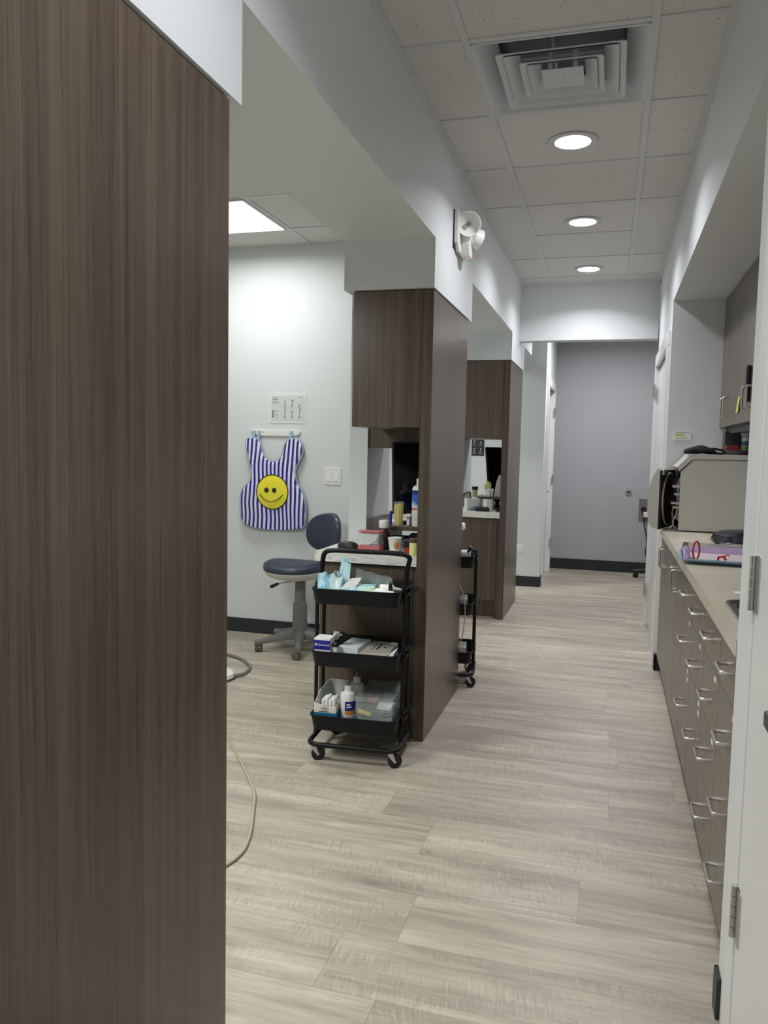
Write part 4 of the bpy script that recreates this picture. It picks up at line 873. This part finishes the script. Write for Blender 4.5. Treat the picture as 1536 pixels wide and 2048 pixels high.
b = M(); b.tube(fillet([CM2 @ Vector(p) for p in ((0.06, -0.19, 0.66), (0.135, -0.20, 0.55), (0.148, -0.20, 0.42), (0.13, -0.2, 0.26), (0.05, -0.19, 0.20))], 0.1, 6), 0.003, 8); o = b.build('beige_cable', mat('beige_cable', lin(196, 188, 170), 0.5), smooth=True); tag(o, 'thin beige cable hanging down in front of the second cart', 'cable')

# ------------------------------------------------------------------ counter things in the near bay
ZT = 0.8375
t = T('computer_mouse', 'black computer mouse at the left of the near white counter', 'mouse', (-1.185, 3.52, ZT), math.radians(-20))
b = M(); b.loft([[(x*s_, y*s_, z) for x, y in superel(0.056, 0.034, 24, 2.4)] for s_, z in ((0.95, 0), (1, 0.006), (0.97, 0.018), (0.8, 0.028), (0.45, 0.034), (0.1, 0.0355))]); b.build('mouse_body', BLACKP, t, smooth=True, local=True)
b = M(); b.cyl((0.03, -0.004, 0.027), (0.03, 0.004, 0.027), 0.006, 12); b.build('scroll_wheel', DGREY, t, local=True)
t = T('tip_dispenser', 'dusty pink and clear box filled with white tips beside the brown bottle', 'dispenser', (-1.064, 3.49, ZT), 0)
b = M(); b.box(-0.052, 0.052, -0.035, 0.035, 0, 0.027, bev=0.001); b.box(-0.053, 0.051, -0.036, 0.035, 0.088, 0.094, bev=0.001); b.build('pink_base', PINKP, t, local=True)
b = M(); shell(b, -0.051, 0.050, -0.0345, 0.0345, 0.0275, 0.0875, 0.0015); b.build('clear_window', CLEAR, t, local=True)
b = M(); b.poly([(-0.046, -0.03, 0.03), (0.0, -0.03, 0.03), (0.033, -0.03, 0.052), (0.044, -0.03, 0.082), (-0.046, -0.03, 0.082)], (0, 0.055, 0)); bd = b.build('white_tips', mat('white_filling', lin(226, 224, 218), 0.6), t, local=True)
b = M(); random.seed(3)
for k in range(34):
    x, z = random.uniform(-0.044, 0.04), random.uniform(0.033, 0.08)
    if z < 0.03+max(0, x)*1.3+0.004: continue
    b.box(x-0.0016, x+0.0016, -0.0308, -0.0302, z-0.0012, z+0.0012)
b.build('dark_specks', INKG, bd, local=True)
t = T('brown_bottle', 'brown medicine bottle with ribbed white cap on the near counter', 'bottle', (-1.024, 3.572, ZT))
b = M(); b.lathe([(0.001, 0), (0.029, 0), (0.031, 0.004), (0.031, 0.068), (0.027, 0.082), (0.02, 0.09), (0.019, 0.1), (0.001, 0.1)], seg=28, cap0=False, cap1=False); b.build('bottle_body', mat('dark_brown_bottle', lin(58, 34, 28), 0.25), t, smooth=True, local=True)
b = M(); b.lathe([(0.023, 0.101), (0.0245, 0.103), (0.0245, 0.128), (0.023, 0.136), (0.018, 0.139), (0.001, 0.1385)], seg=36, cap1=False); b.build('cap', WHITE, t, smooth=True, local=True)
b = M(); b.box(-0.003, -0.0015, -0.0315, -0.0308, 0.028, 0.045); b.box(0.003, 0.009, -0.0313, -0.0306, 0.028, 0.03); b.box(0.003, 0.0045, -0.0313, -0.0306, 0.028, 0.045); b.build('printed_mark', PAPERW, t, local=True)
t = T('paper_cup', 'small white paper cup with orange emblem on the near counter', 'cup', (-0.952, 3.51, ZT))
b = M(); b.lathe([(0.0235, 0), (0.0335, 0.062), (0.035, 0.064), (0.0335, 0.066), (0.032, 0.062), (0.0225, 0.004), (0.001, 0.004)], seg=28, cap1=False); b.build('cup_body', PAPERW, t, smooth=True, local=True)
def decal(par, cx, ang, z, rx, rz_, r0, slope, m, nm='emblem', n=20):
    """round decal wrapped on a cone"""
    b = M(); vs = []
    for k in range(n):
        a = 2*PI*k/n; zz = z+rz_*math.sin(a); rad = r0+slope*zz+0.0004; th_ = ang+rx*math.cos(a)/rad
        vs.append((rad*math.cos(th_), rad*math.sin(th_), zz))
    f = [b.bm.verts.new(v) for v in vs]; c = b.bm.verts.new(((r0+slope*z+0.0006)*math.cos(ang), (r0+slope*z+0.0006)*math.sin(ang), z))
    for k in range(n): b.bm.faces.new((f[k], f[(k+1) % n], c))
    return b.build(nm, m, par, local=True)
decal(t, 0, math.radians(300), 0.03, 0.014, 0.018, 0.0238, 0.16, mat('pale_orange_print', lin(222, 176, 120), 0.6), 'emblem_halo')
decal(t, 0, math.radians(306), 0.03, 0.010, 0.015, 0.0243, 0.16, ORANGE)
t = T('lotion_bottle', 'small pale yellow bottle with brown cap against the wood end panel', 'bottle', (-0.838, 3.425, ZT))
b = M(); b.lathe([(0.001, 0), (0.021, 0), (0.022, 0.003), (0.022, 0.052), (0.02, 0.056), (0.001, 0.056)], seg=24, cap0=False, cap1=False); b.build('bottle_body', mat('pale_yellow_bottle', lin(224, 218, 150), 0.35), t, smooth=True, local=True)
b = M(); b.lathe([(0.019, 0.056), (0.020, 0.058), (0.020, 0.075), (0.001, 0.076)], seg=24, cap1=False); b.build('cap', mat('brown_cap', lin(96, 66, 48), 0.4), t, smooth=True, local=True)
def sheet(nm, lab, cat, cx, cy, z, w, d, rz, m, tilt=0, th=0.0015, seed=0):
    b = M(); mx = Matrix.Translation((cx, cy, z)) @ Matrix.Rotation(rz, 4, 'Z') @ Matrix.Rotation(tilt, 4, 'X'); n = 6; random.seed(seed); G_ = [[random.uniform(0, 0.004) if seed else 0 for _ in range(n+1)] for _ in range(n+1)]
    top = [[b.bm.verts.new(mx @ Vector((w*(i/n-.5), d*(j/n-.5), th+G_[i][j]))) for j in range(n+1)] for i in range(n+1)]
    bot = [[b.bm.verts.new(mx @ Vector((w*(i/n-.5), d*(j/n-.5), 0))) for j in range(n+1)] for i in range(n+1)]
    for i in range(n):
        for j in range(n):
            b.bm.faces.new((top[i][j], top[i+1][j], top[i+1][j+1], top[i][j+1])); b.bm.faces.new((bot[i][j], bot[i][j+1], bot[i+1][j+1], bot[i+1][j]))
    for i in range(n):
        b.bm.faces.new((top[i][0], bot[i][0], bot[i+1][0], top[i+1][0])); b.bm.faces.new((top[i][n], top[i+1][n], bot[i+1][n], bot[i][n]))
        b.bm.faces.new((top[0][i], top[0][i+1], bot[0][i+1], bot[0][i])); b.bm.faces.new((top[n][i], bot[n][i], bot[n][i+1], top[n][i+1]))
    o = b.build(nm, m); tag(o, lab, cat); return o
PGREY = mat('grey_blue_paper', lin(150, 160, 172), 0.45); PBLUE = mat('blue_white_film', lin(130, 160, 200), 0.3)
g = G(PBLUE); x, y, z = g.objc(); n = g.noise(g.v(x, y, z), 40, 3); g.put(g.b.inputs['Base Color'], g.ramp(n, [(0.42, lin(70, 100, 165)), (0.5, lin(150, 175, 210)), (0.58, lin(225, 230, 235))]))
sheet('paper_packet', 'pale blue leaflet lying behind the mouse and pink box', 'packet', -1.17, 3.70, ZT, 0.13, 0.16, 0.3, POUCHC, seed=3)
sheet('paper_packet', 'grey-white packets lying in front of the paper cup', 'packet', -0.935, 3.425, ZT, 0.11, 0.06, 0.1, PGREY, seed=4)
sheet('film_packet', 'blue and white film packet piled behind the paper cup', 'packet', -0.99, 3.70, ZT+0.03, 0.10, 0.10, 0.2, PBLUE, 0.35, 0.003, seed=5)
sheet('paper_packet', 'white sheets piled under the riser shelf', 'packet', -0.90, 3.74, ZT+0.03, 0.13, 0.16, -0.2, PAPERW, 0.25, 0.006, seed=6)
b = M(); b.box(-0.045, 0.045, -0.03, 0.03, 0, 0.05, bev=0.004, mx=Matrix.Translation((-0.885, 3.60, ZT)) @ Matrix.Rotation(0.4, 4, 'Z')); o = b.build('dark_grey_block', mat('charcoal_case', lin(70, 72, 76), 0.5)); tag(o, 'dark grey block between paper cup and pale yellow bottle', 'block')
b = M(); b.box(-0.02, 0.02, -0.012, 0.012, 0, 0.024, bev=0.003, mx=Matrix.Translation((-0.875, 3.475, ZT)) @ Matrix.Rotation(0.2, 4, 'Z')); o = b.build('red_block', RED); tag(o, 'small red plastic block beside the pale yellow bottle', 'block')
ZS = 0.9435
t = T('yellow_brush_jar', 'clear jar packed with yellow sticks on the riser shelf', 'jar', (-0.985, 3.69, ZS))
b = M(); b.lathe([(0.024, 0), (0.025, 0.005), (0.025, 0.115), (0.0235, 0.115), (0.0235, 0.005), (0.001, 0.003)], seg=28, cap1=False); b.build('clear_jar', CLEAR, t, smooth=True, local=True)
b = M()
for k in range(26):
    a = k*2.4; r = 0.0036*math.sqrt(k)+0.001
    b.cyl((r*math.cos(a), r*math.sin(a), 0.006), (r*math.cos(a)*1.08, r*math.sin(a)*1.08, 0.10+0.006*math.sin(k*7)), 0.0022, 6)
s0 = b.build('yellow_sticks', YEL, t, local=True); s0['kind'] = 'stuff'
b = M(); b.cyl((-1.022, 3.675, ZS+0.001), (-1.02, 3.675, ZS+0.066), 0.008, 14); b.cyl((-1.02, 3.675, ZS+0.066), (-1.02, 3.675, ZS+0.07), 0.005, 10); o = b.build('blue_tube', mat('deep_blue_plastic', lin(34, 56, 160), 0.35), smooth=True); tag(o, 'short deep blue tube standing left of the yellow jar', 'tube')
t = T('mouthwash_bottle', 'tall white bottle with blue label and red line on the riser shelf', 'bottle', (-0.876, 3.685, ZS))
b = M(); b.lathe([(0.001, 0), (0.039, 0), (0.041, 0.004), (0.041, 0.178), (0.036, 0.192), (0.022, 0.20), (0.001, 0.20)], seg=32, cap0=False, cap1=False); b.build('bottle_body', WHITE, t, smooth=True, local=True)
b = M(); b.lathe([(0.021, 0.20), (0.021, 0.228), (0.019, 0.231), (0.001, 0.231)], seg=28, cap1=False, cap0=False); b.build('cap', WHITE, t, smooth=True, local=True)
BL = mat('blue_gradient_label', lin(60, 100, 190), 0.4); g = G(BL); x, y, z = g.objc()
n = g.m('ADD', g.m('MULTIPLY', z, 9), g.m('MULTIPLY', x, 5)); g.put(g.b.inputs['Base Color'], g.ramp(n, [(0.72, lin(226, 232, 238)), (0.86, lin(150, 190, 225)), (1.0, lin(46, 96, 190))]))
b = M(); b.lathe([(0.0413, 0.092), (0.0413, 0.155)], seg=32, cap0=False, cap1=False); b.build('wave_label', BL, t, smooth=True, local=True)
b = M(); b.lathe([(0.0414, 0.155), (0.0414, 0.175)], seg=32, cap0=False, cap1=False); b.build('dark_blue_band', BLUE, t, smooth=True, local=True)
b = M(); b.lathe([(0.0415, 0.083), (0.0415, 0.089)], seg=32, cap0=False, cap1=False); b.lathe([(0.0415, 0.078), (0.0415, 0.080)], seg=32, cap0=False, cap1=False); b.build('red_line', RED, t, smooth=True, local=True)
b = M(); 
for z_ in (0.062, 0.052, 0.042, 0.032): b.lathe([(0.0413, z_), (0.0413, z_+0.0015)], seg=32, cap0=False, cap1=False)
b.build('printed_lines', INKG, t, smooth=True, local=True)
b = M(); b.box(-0.945, -0.93, 3.69, 3.73, ZS, ZS+0.05, bev=0.003); b.box(-0.955, -0.922, 3.67, 3.735, ZS+0.042, ZS+0.056, bev=0.004); o = b.build('white_stand', WHITE); tag(o, 'white bracket-like holder behind the tall white bottle', 'holder')
SCR = mat('black_screen', lin(8, 10, 14), 0.12, spec=0.6)
def monitor(label, x, y, z0, z1, rz, hw):
    t = T('monitor', label, 'monitor', (x, y, z0), rz, 'black monitors on the bay counters')
    h = z1-z0; mx = Matrix.Rotation(math.radians(-8), 4, 'X')
    b = M(); b.box(-hw, hw, 0, 0.02, 0.05, h, bev=0.004, mx=mx); b.box(-hw*0.8, hw*0.8, 0.02, 0.04, 0.1, h-0.05, bev=0.008, mx=mx); b.build('housing', BLACKP, t, local=True)
    b = M(); b.box(-hw+0.01, hw-0.01, -0.001, 0.0002, 0.07, h-0.012, mx=mx); b.build('screen', SCR, t, local=True)
    b = M(); b.box(-0.02, 0.02, 0.03, 0.05, 0.012, 0.2, bev=0.004); b.box(-0.06, 0.06, 0.0, 0.08, 0.0, 0.012, bev=0.004); b.build('stand', BLACKP, t, local=True)
monitor('black monitor on the near counter, seen under the wood cabinet', -0.925, 3.785, ZS, 1.352, math.radians(28), 0.112)
# things on the farther counter
monitor('black monitor on the farther counter by the white wall', -0.895, 6.72, ZT, 1.352, math.radians(50), 0.115)
def cylthing(nm, lab, cat, x, y, z, parts):
    t = T(nm, lab, cat, (x, y, z))
    for pn, m, prof in parts:
        b = M(); b.lathe(prof, seg=20, cap0=False, cap1=False); b.build(pn, m, t, smooth=True, local=True)
cylthing('brush_canister', 'canister with dark lid left of the farther riser shelf', 'canister', -1.055, 6.34, ZT, [('base', WHITE, [(0.001, 0.0), (0.03, 0.0), (0.03, 0.10), (0.001, 0.10)]), ('amber_window', mat('olive_clear', lin(170, 168, 130), 0.2), [(0.022, 0.10), (0.022, 0.16)]), ('lid', BLACKP, [(0.024, 0.16), (0.026, 0.162), (0.026, 0.185), (0.001, 0.186)])])
cylthing('cotton_jar', 'jar with pale yellow cotton top on the farther riser shelf', 'jar', -0.975, 6.50, ZS, [('jar_body', WHITE, [(0.001, 0.0), (0.022, 0.0), (0.022, 0.05), (0.001, 0.05)]), ('cotton_top', mat('pale_cotton', lin(214, 206, 150), 0.7), [(0.022, 0.05), (0.03, 0.07), (0.03, 0.10), (0.02, 0.115), (0.001, 0.117)])])
cylthing('white_jar', 'squat white jar beside the cotton jar', 'jar', -0.945, 6.46, ZS, [('jar_body', WHITE, [(0.001, 0.0), (0.024, 0.0), (0.024, 0.045), (0.001, 0.045)]), ('lid', PAPERW, [(0.026, 0.045), (0.026, 0.06), (0.001, 0.06)])])
b = M(); b.poly([(-0.91, 6.42, ZS), (-0.835, 6.42, ZS), (-0.835, 6.42, ZS+0.175), (-0.875, 6.42, ZS+0.175), (-0.895, 6.42, ZS+0.11)], (0, 0.06, 0)); o = b.build('white_dispenser', WHITE); tag(o, 'white slanted dispenser before the farther monitor', 'dispenser')
cylthing('beige_tumbler', 'beige tumbler standing at the front of the farther counter', 'tumbler', -0.90, 6.17, ZT, [('tumbler_body', mat('beige_tumbler', lin(196, 190, 176), 0.4), [(0.001, 0.0), (0.021, 0.0), (0.024, 0.095), (0.022, 0.095), (0.02, 0.004), (0.001, 0.003)])])
t = T('supply_carton', 'small carton with blue patch near the left of the farther counter', 'box', (-1.04, 6.20, ZT), 0.1)
b = M(); b.box(-0.05, 0.05, -0.03, 0.03, 0, 0.095, bev=0.002); b.build('carton', mat('grey_white_card', lin(170, 176, 178), 0.5), t, local=True)
b = M(); b.poly([(-0.025, -0.0308, 0.004), (0.045, -0.0308, 0.004), (0.045, -0.0308, 0.04), (0.01, -0.0308, 0.035), (-0.025, -0.0308, 0.018)], (0, 0.0006, 0)); b.build('blue_patch', mat('slate_blue_print', lin(84, 122, 146), 0.5), t, local=True)
b = M(); b.cyl((-0.056, -0.02, 0), (-0.056, -0.02, 0.098), 0.014, 16); b.build('white_tube', WHITE, t, smooth=True, local=True)
b = M(); b.box(-0.055, 0.055, -0.04, 0.04, 0, 0.03, bev=0.006, mx=Matrix.Translation((-0.96, 6.17, ZT)) @ Matrix.Rotation(0.1, 4, 'Z')); o = b.build('dark_case', BLACKP); tag(o, 'dark flat case between the carton and the beige tumbler', 'case')
b = M(); b.tube(fillet([(-1.16, 6.24, ZT+0.006), (-1.13, 6.24, 0.96), (-1.08, 6.24, 0.99), (-1.06, 6.24, 0.90), (-1.09, 6.24, ZT+0.006)], 0.05), 0.005, 8); o = b.build('power_cable', BLACKP, smooth=True); tag(o, 'black cord loop beside the farther carton', 'cord')
b = M(); b.poly([(-0.865, 6.19, ZT), (-0.815, 6.19, ZT), (-0.815, 6.19, ZT+0.055), (-0.835, 6.19, ZT+0.03)], (0, 0.07, 0)); o = b.build('dark_case', BLACKP); tag(o, 'black wedge-shaped thing at the right end of the farther counter', 'case')
b = M(); b.box(-0.99, -0.93, 6.60, 6.61, ZT, ZT+0.085, bev=0.002); o = b.build('paper_card', mat('pale_card', lin(208, 208, 200), 0.5)); tag(o, 'pale small card standing under the farther riser shelf', 'card')

# ------------------------------------------------------------------ wall things in the near bay
def stool_icon(b, x, z, s, y, seat=True, h=1.0):
    b.box(x-0.05*s, x+0.05*s, y-0.0004, y, z, z+h*s)
    b.poly([(x-0.34*s, y-0.0004, z-0.45*s), (x-0.25*s, y-0.0004, z-0.45*s), (x+0.02*s, y-0.0004, z+0.1*s), (x-0.06*s, y-0.0004, z+0.1*s)], (0, 0.0004, 0))
    b.poly([(x+0.34*s, y-0.0004, z-0.45*s), (x+0.25*s, y-0.0004, z-0.45*s), (x-0.02*s, y-0.0004, z+0.1*s), (x+0.06*s, y-0.0004, z+0.1*s)], (0, 0.0004, 0))
    if seat: b.poly([(x-0.1*s, y-0.0004, z+h*s), (x+0.32*s, y-0.0004, z+h*s), (x+0.34*s, y-0.0004, z+(h+0.16)*s), (x-0.08*s, y-0.0004, z+(h+0.16)*s)], (0, 0.0004, 0))
t = T('instruction_poster', 'white laminated sheet with stool diagrams on the wall above the apron', 'poster', (-2.132, 5.0, 1.575))
b = M(); b.box(-0.134, 0.134, -0.0025, -0.0005, -0.102, 0.106); b.build('laminate', mat('laminate_film', lin(232, 236, 232), 0.25), t, local=True)
b = M(); b.box(-0.124, 0.124, -0.0032, -0.0026, -0.086, 0.088); b.build('paper', mat('printed_paper', lin(214, 218, 214), 0.5), t, local=True)
b = M(); Y_ = -0.0034
for i, (x, z, st, h) in enumerate(((-0.022, 0.02, False, 1.1), (0.03, 0.02, True, 0.9), (0.085, 0.018, False, 0.3), (-0.022, -0.055, True, 1.3), (0.03, -0.055, True, 0.9), (0.085, -0.055, True, 1.3))): stool_icon(b, x, z, 0.036, Y_, st, h)
b.build('stool_diagram', mat('grey_diagram_ink', lin(92, 96, 94), 0.6), t, local=True)
b = M()
for x0, x1, z0, z1 in ((-0.115, -0.07, 0.072, 0.075), (-0.115, -0.074, 0.058, 0.064), (-0.115, -0.07, 0.046, 0.048), (-0.115, -0.062, 0.040, 0.042), (-0.115, -0.07, 0.034, 0.036), (0.075, 0.105, 0.074, 0.077), (-0.10, -0.085, -0.012, -0.009), (-0.098, -0.07, -0.022, -0.017), (-0.098, -0.075, -0.04, -0.038), (-0.098, -0.075, -0.05, -0.048), (-0.098, -0.07, -0.06, -0.058)):
    b.box(x0, x1, Y_-0.0004, Y_, z0, z1)
b.build('text_lines', INKG, t, local=True)
b = M()
for k in range(4): b.box(-0.115, -0.106, Y_-0.0004, Y_, -0.06+k*0.0125, -0.051+k*0.0125)
b.build('icon_strip', INK, t, local=True)
t = T('instruction_poster', 'black poster with white stool diagrams, seen through the farther opening', 'poster', (-1.30, 7.7, 1.345))
b = M(); b.box(-0.115, 0.098, -0.003, -0.0005, -0.08, 0.115); b.build('sheet', mat('charcoal_print', lin(48, 52, 56), 0.4), t, local=True)
b = M()
for x in (-0.06, 0.0, 0.062):
    for z, h in ((0.045, 0.8), (-0.035, 0.9)): stool_icon(b, x, z, 0.028, -0.0034, True, h if not (x > 0.05 and z > 0) else 0.3)
    b.box(x-0.018, x+0.018, -0.0038, -0.0034, 0.022, 0.024); b.box(x-0.018, x+0.018, -0.0038, -0.0034, -0.058, -0.056)
b.box(-0.105, -0.02, -0.0038, -0.0034, -0.072, -0.069)
b.build('stool_diagram', PAPERW, t, local=True)
t = T('light_switch', 'white double rocker light switch on the pale wall beside the apron', 'light switch', (-1.803, 5.0, 1.122))
b = M(); b.box(-0.06, 0.06, -0.005, 0, -0.058, 0.058, bev=0.0015); b.build('plate', WHITE, t, local=True)
for x in (-0.0235, 0.0235):
    b = M(); b.poly([(x-0.0165, -0.005, -0.033), (x-0.0165, -0.009, -0.033), (x-0.0165, -0.0055, 0.033), (x-0.0165, -0.005, 0.033)], (0.033, 0, 0)); b.build('rocker', PAPERW, t, local=True)
t = T('hook_rail', 'white screwed rail with hooks from which the striped apron hangs', 'rail', (-2.22, 5.0, 1.404))
b = M(); b.poly([(-0.185, -0.012, 0.02), (0.185, -0.012, 0.016), (0.175, -0.012, -0.004), (0.14, -0.012, -0.016), (-0.12, -0.012, -0.016), (-0.165, -0.012, 0.0)], (0, 0.012, 0)); b.build('rail_plate', WHITE, t, local=True)
HK = mat('pale_blue_strap', lin(170, 196, 214), 0.5)
for x in (-0.155, -0.118, 0.122):
    b = M(); b.box(x-0.008, x+0.008, -0.03, -0.012, -0.05, 0.018, bev=0.002); b.build('hook', HK, t, local=True)
b = M()
for x, z in ((-0.09, 0.008), (0.02, -0.008), (0.105, 0.002)): b.cyl((x, -0.014, z), (x, -0.012, z), 0.003, 8)
b.build('screw', METAL, t, local=True)
AP = [(-2.43, 1.35), (-2.41, 1.368), (-2.371, 1.372), (-2.334, 1.356), (-2.321, 1.334), (-2.311, 1.29), (-2.296, 1.25), (-2.262, 1.219), (-2.223, 1.209), (-2.184, 1.221), (-2.161, 1.253), (-2.151, 1.293), (-2.142, 1.328), (-2.128, 1.355), (-2.095, 1.371), (-2.057, 1.37), (-2.028, 1.352), (-2.013, 1.322), (-2.008, 1.287), (-2.017, 1.251), (-2.045, 1.198), (-2.064, 1.153), (-2.058, 1.109), (-2.043, 1.065), (-2.014, 1.021), (-1.993, 0.978), (-1.983, 0.925), (-1.979, 0.845), (-1.987, 0.782), (-2.011, 0.758), (-2.097, 0.745), (-2.194, 0.743), (-2.292, 0.745), (-2.381, 0.754), (-2.431, 0.77), (-2.456, 0.806), (-2.466, 0.869), (-2.464, 0.96), (-2.447, 1.016), (-2.413, 1.048), (-2.388, 1.076), (-2.382, 1.117), (-2.389, 1.171), (-2.404, 1.225), (-2.419, 1.278), (-2.43, 1.323)]
STR = mat('blue_white_striped_vinyl', lin(225, 228, 240), 0.35); g = G(STR); x, y, z = g.pos()
wob = g.m('MULTIPLY', g.noise(g.v(g.m('MULTIPLY', x, 2), 0, g.m('MULTIPLY', z, 4)), 1, 1), 0.03)
u = g.m('ADD', g.m('ADD', x, wob), g.m('MULTIPLY', g.m('SUBTRACT', z, 1.05), -0.02))
st = g.m('LESS_THAN', g.m('FRACT', g.m('DIVIDE', u, 0.0305)), 0.49)
g.put(g.b.inputs['Base Color'], g.mix(st, lin(230, 232, 246), lin(40, 26, 140)))
t = T('lead_apron', 'blue and white striped protective apron with yellow smiling face on the wall', 'apron', (-2.22, 4.96, 0.745))
from mathutils.geometry import tessellate_polygon
def fab(x, z): return 0.006*math.sin(9*x+2)+0.005*math.sin(5*z)+0.004*math.sin(22*x+7*z)
def blob(pts, y0, th, m, nm, par, inset=1.0, cx=-2.22, cz=1.02):
    b = M(); P = [Vector((cx+(x-cx)*inset, 0, cz+(z-cz)*inset)) for x, z in pts]
    # grid clipped fill: dense triangulation
    bm = b.bm; vs = [bm.verts.new((p.x, y0-th/2, p.z)) for p in P]
    for tri in tessellate_polygon([[Vector((p.x, p.z, 0)) for p in P]]): bm.faces.new([vs[k] for k in tri])
    for _ in range(4):
        es = [e for e in bm.edges if e.calc_length() > 0.035]
        if es: bmesh.ops.subdivide_edges(bm, edges=es, cuts=1); bmesh.ops.triangulate(bm, faces=bm.faces[:])
    bnd = {v for e in bm.edges if e.is_boundary for v in e.verts}
    for v in bm.verts:
        v.co.y = y0-(th*0.25 if v in bnd else th)+fab(v.co.x, v.co.z)
    r = bmesh.ops.extrude_face_region(bm, geom=bm.faces[:])
    for v in [q for q in r['geom'] if isinstance(q, bmesh.types.BMVert)]: v.co.y = y0+0.006+fab(v.co.x, v.co.z)
    return b.build(nm, m, par, smooth=True)
blob(AP, 4.968, 0.014, STR, 'apron_body', t)
b = M(); b.tube([(x, 4.968+fab(x, z), z) for x, z in AP], 0.0065, 8, closed=True); b.build('binding', mat('grey_blue_binding', lin(158, 174, 184), 0.5), t, smooth=True)
FC = Vector((-2.221, 4.93, 1.003))
def disc(r, y, m, nm, par, cx=FC.x, cz=FC.z, rz_=None):
    b = M(); rings = []
    for s_, d in ((1, 0.004), (1, 0), (0.9, -0.003), (0.6, -0.006), (0.2, -0.008), (0.02, -0.008)):
        rings.append([(cx+r*s_*math.cos(a*PI/24), y+d+0.5*fab(cx+r*s_*math.cos(a*PI/24), cz), cz+(rz_ or r)*s_*math.sin(a*PI/24)) for a in range(48)])
    b.loft(rings); return b.build(nm, m, par, smooth=True)
f = disc(0.116, 4.951, mat('bright_yellow_vinyl', lin(250, 238, 60), 0.35), 'yellow_face', t, rz_=0.118)
b = M(); b.tube([(FC.x+0.116*math.cos(a*PI/24), 4.950+0.5*fab(FC.x+0.116*math.cos(a*PI/24), FC.z), FC.z+0.118*math.sin(a*PI/24)) for a in range(48)], 0.0035, 6, closed=True); b.build('black_rim', INK, f, smooth=True)
for ex in (-2.262, -2.205): disc(0.0165, 4.943, INK, 'eye', f, ex, 1.016, 0.018)
b = M(); b.tube(fillet([(-2.312, 4.944, 0.989), (-2.287, 4.941, 0.957), (-2.228, 4.938, 0.928), (-2.17, 4.941, 0.957), (-2.142, 4.944, 0.986)], 0.04, 6), 0.0028, 6); b.build('smile', INK, f, smooth=True)

# ------------------------------------------------------------------ floor bits
b = M(); b.tube(fillet([(-1.75, 3.3, 0.006), (-1.595, 3.099, 0.006), (-1.378, 2.826, 0.006), (-1.238, 2.629, 0.006), (-1.185, 2.50, 0.006), (-1.125, 2.36, 0.006), (-1.085, 2.22, 0.006), (-1.11, 2.10, 0.006), (-1.3, 1.9, 0.006)], 0.09, 6), 0.0058, 10)
o = b.build('beige_cable', mat('beige_hose', lin(178, 170, 150), 0.5), smooth=True); tag(o, 'beige hose curving over the floor beside the left foreground panel', 'hose')
t = T('foot_pedal', 'white foot control with grey hose at the edge of the foreground panel', 'foot pedal', (-2.10, 3.93, 0))
b = M(); b.lathe([(0.10, 0), (0.105, 0.006), (0.10, 0.03), (0.08, 0.045), (0.03, 0.052), (0.001, 0.052)], seg=32, cap1=False); b.build('pedal_body', WHITE, t, smooth=True, local=True)
b = M(); b.lathe([(0.112, 0), (0.114, 0.004), (0.11, 0.01), (0.09, 0.011)], seg=32, cap1=False); b.build('rubber_base', DGREY, t, smooth=True, local=True)
b = M(); b.box(0.02, 0.075, -0.06, -0.02, 0.046, 0.056, bev=0.003); b.build('button', GREYP, t, local=True)
b = M(); b.tube(fillet([(0.09, 0.02, 0.015), (0.13, 0.08, 0.012), (0.11, 0.24, 0.01), (-0.04, 0.40, 0.01), (-0.3, 0.5, 0.01)], 0.12, 6), 0.009, 10); b.build('grey_hose', GREYP, t, smooth=True, local=True)
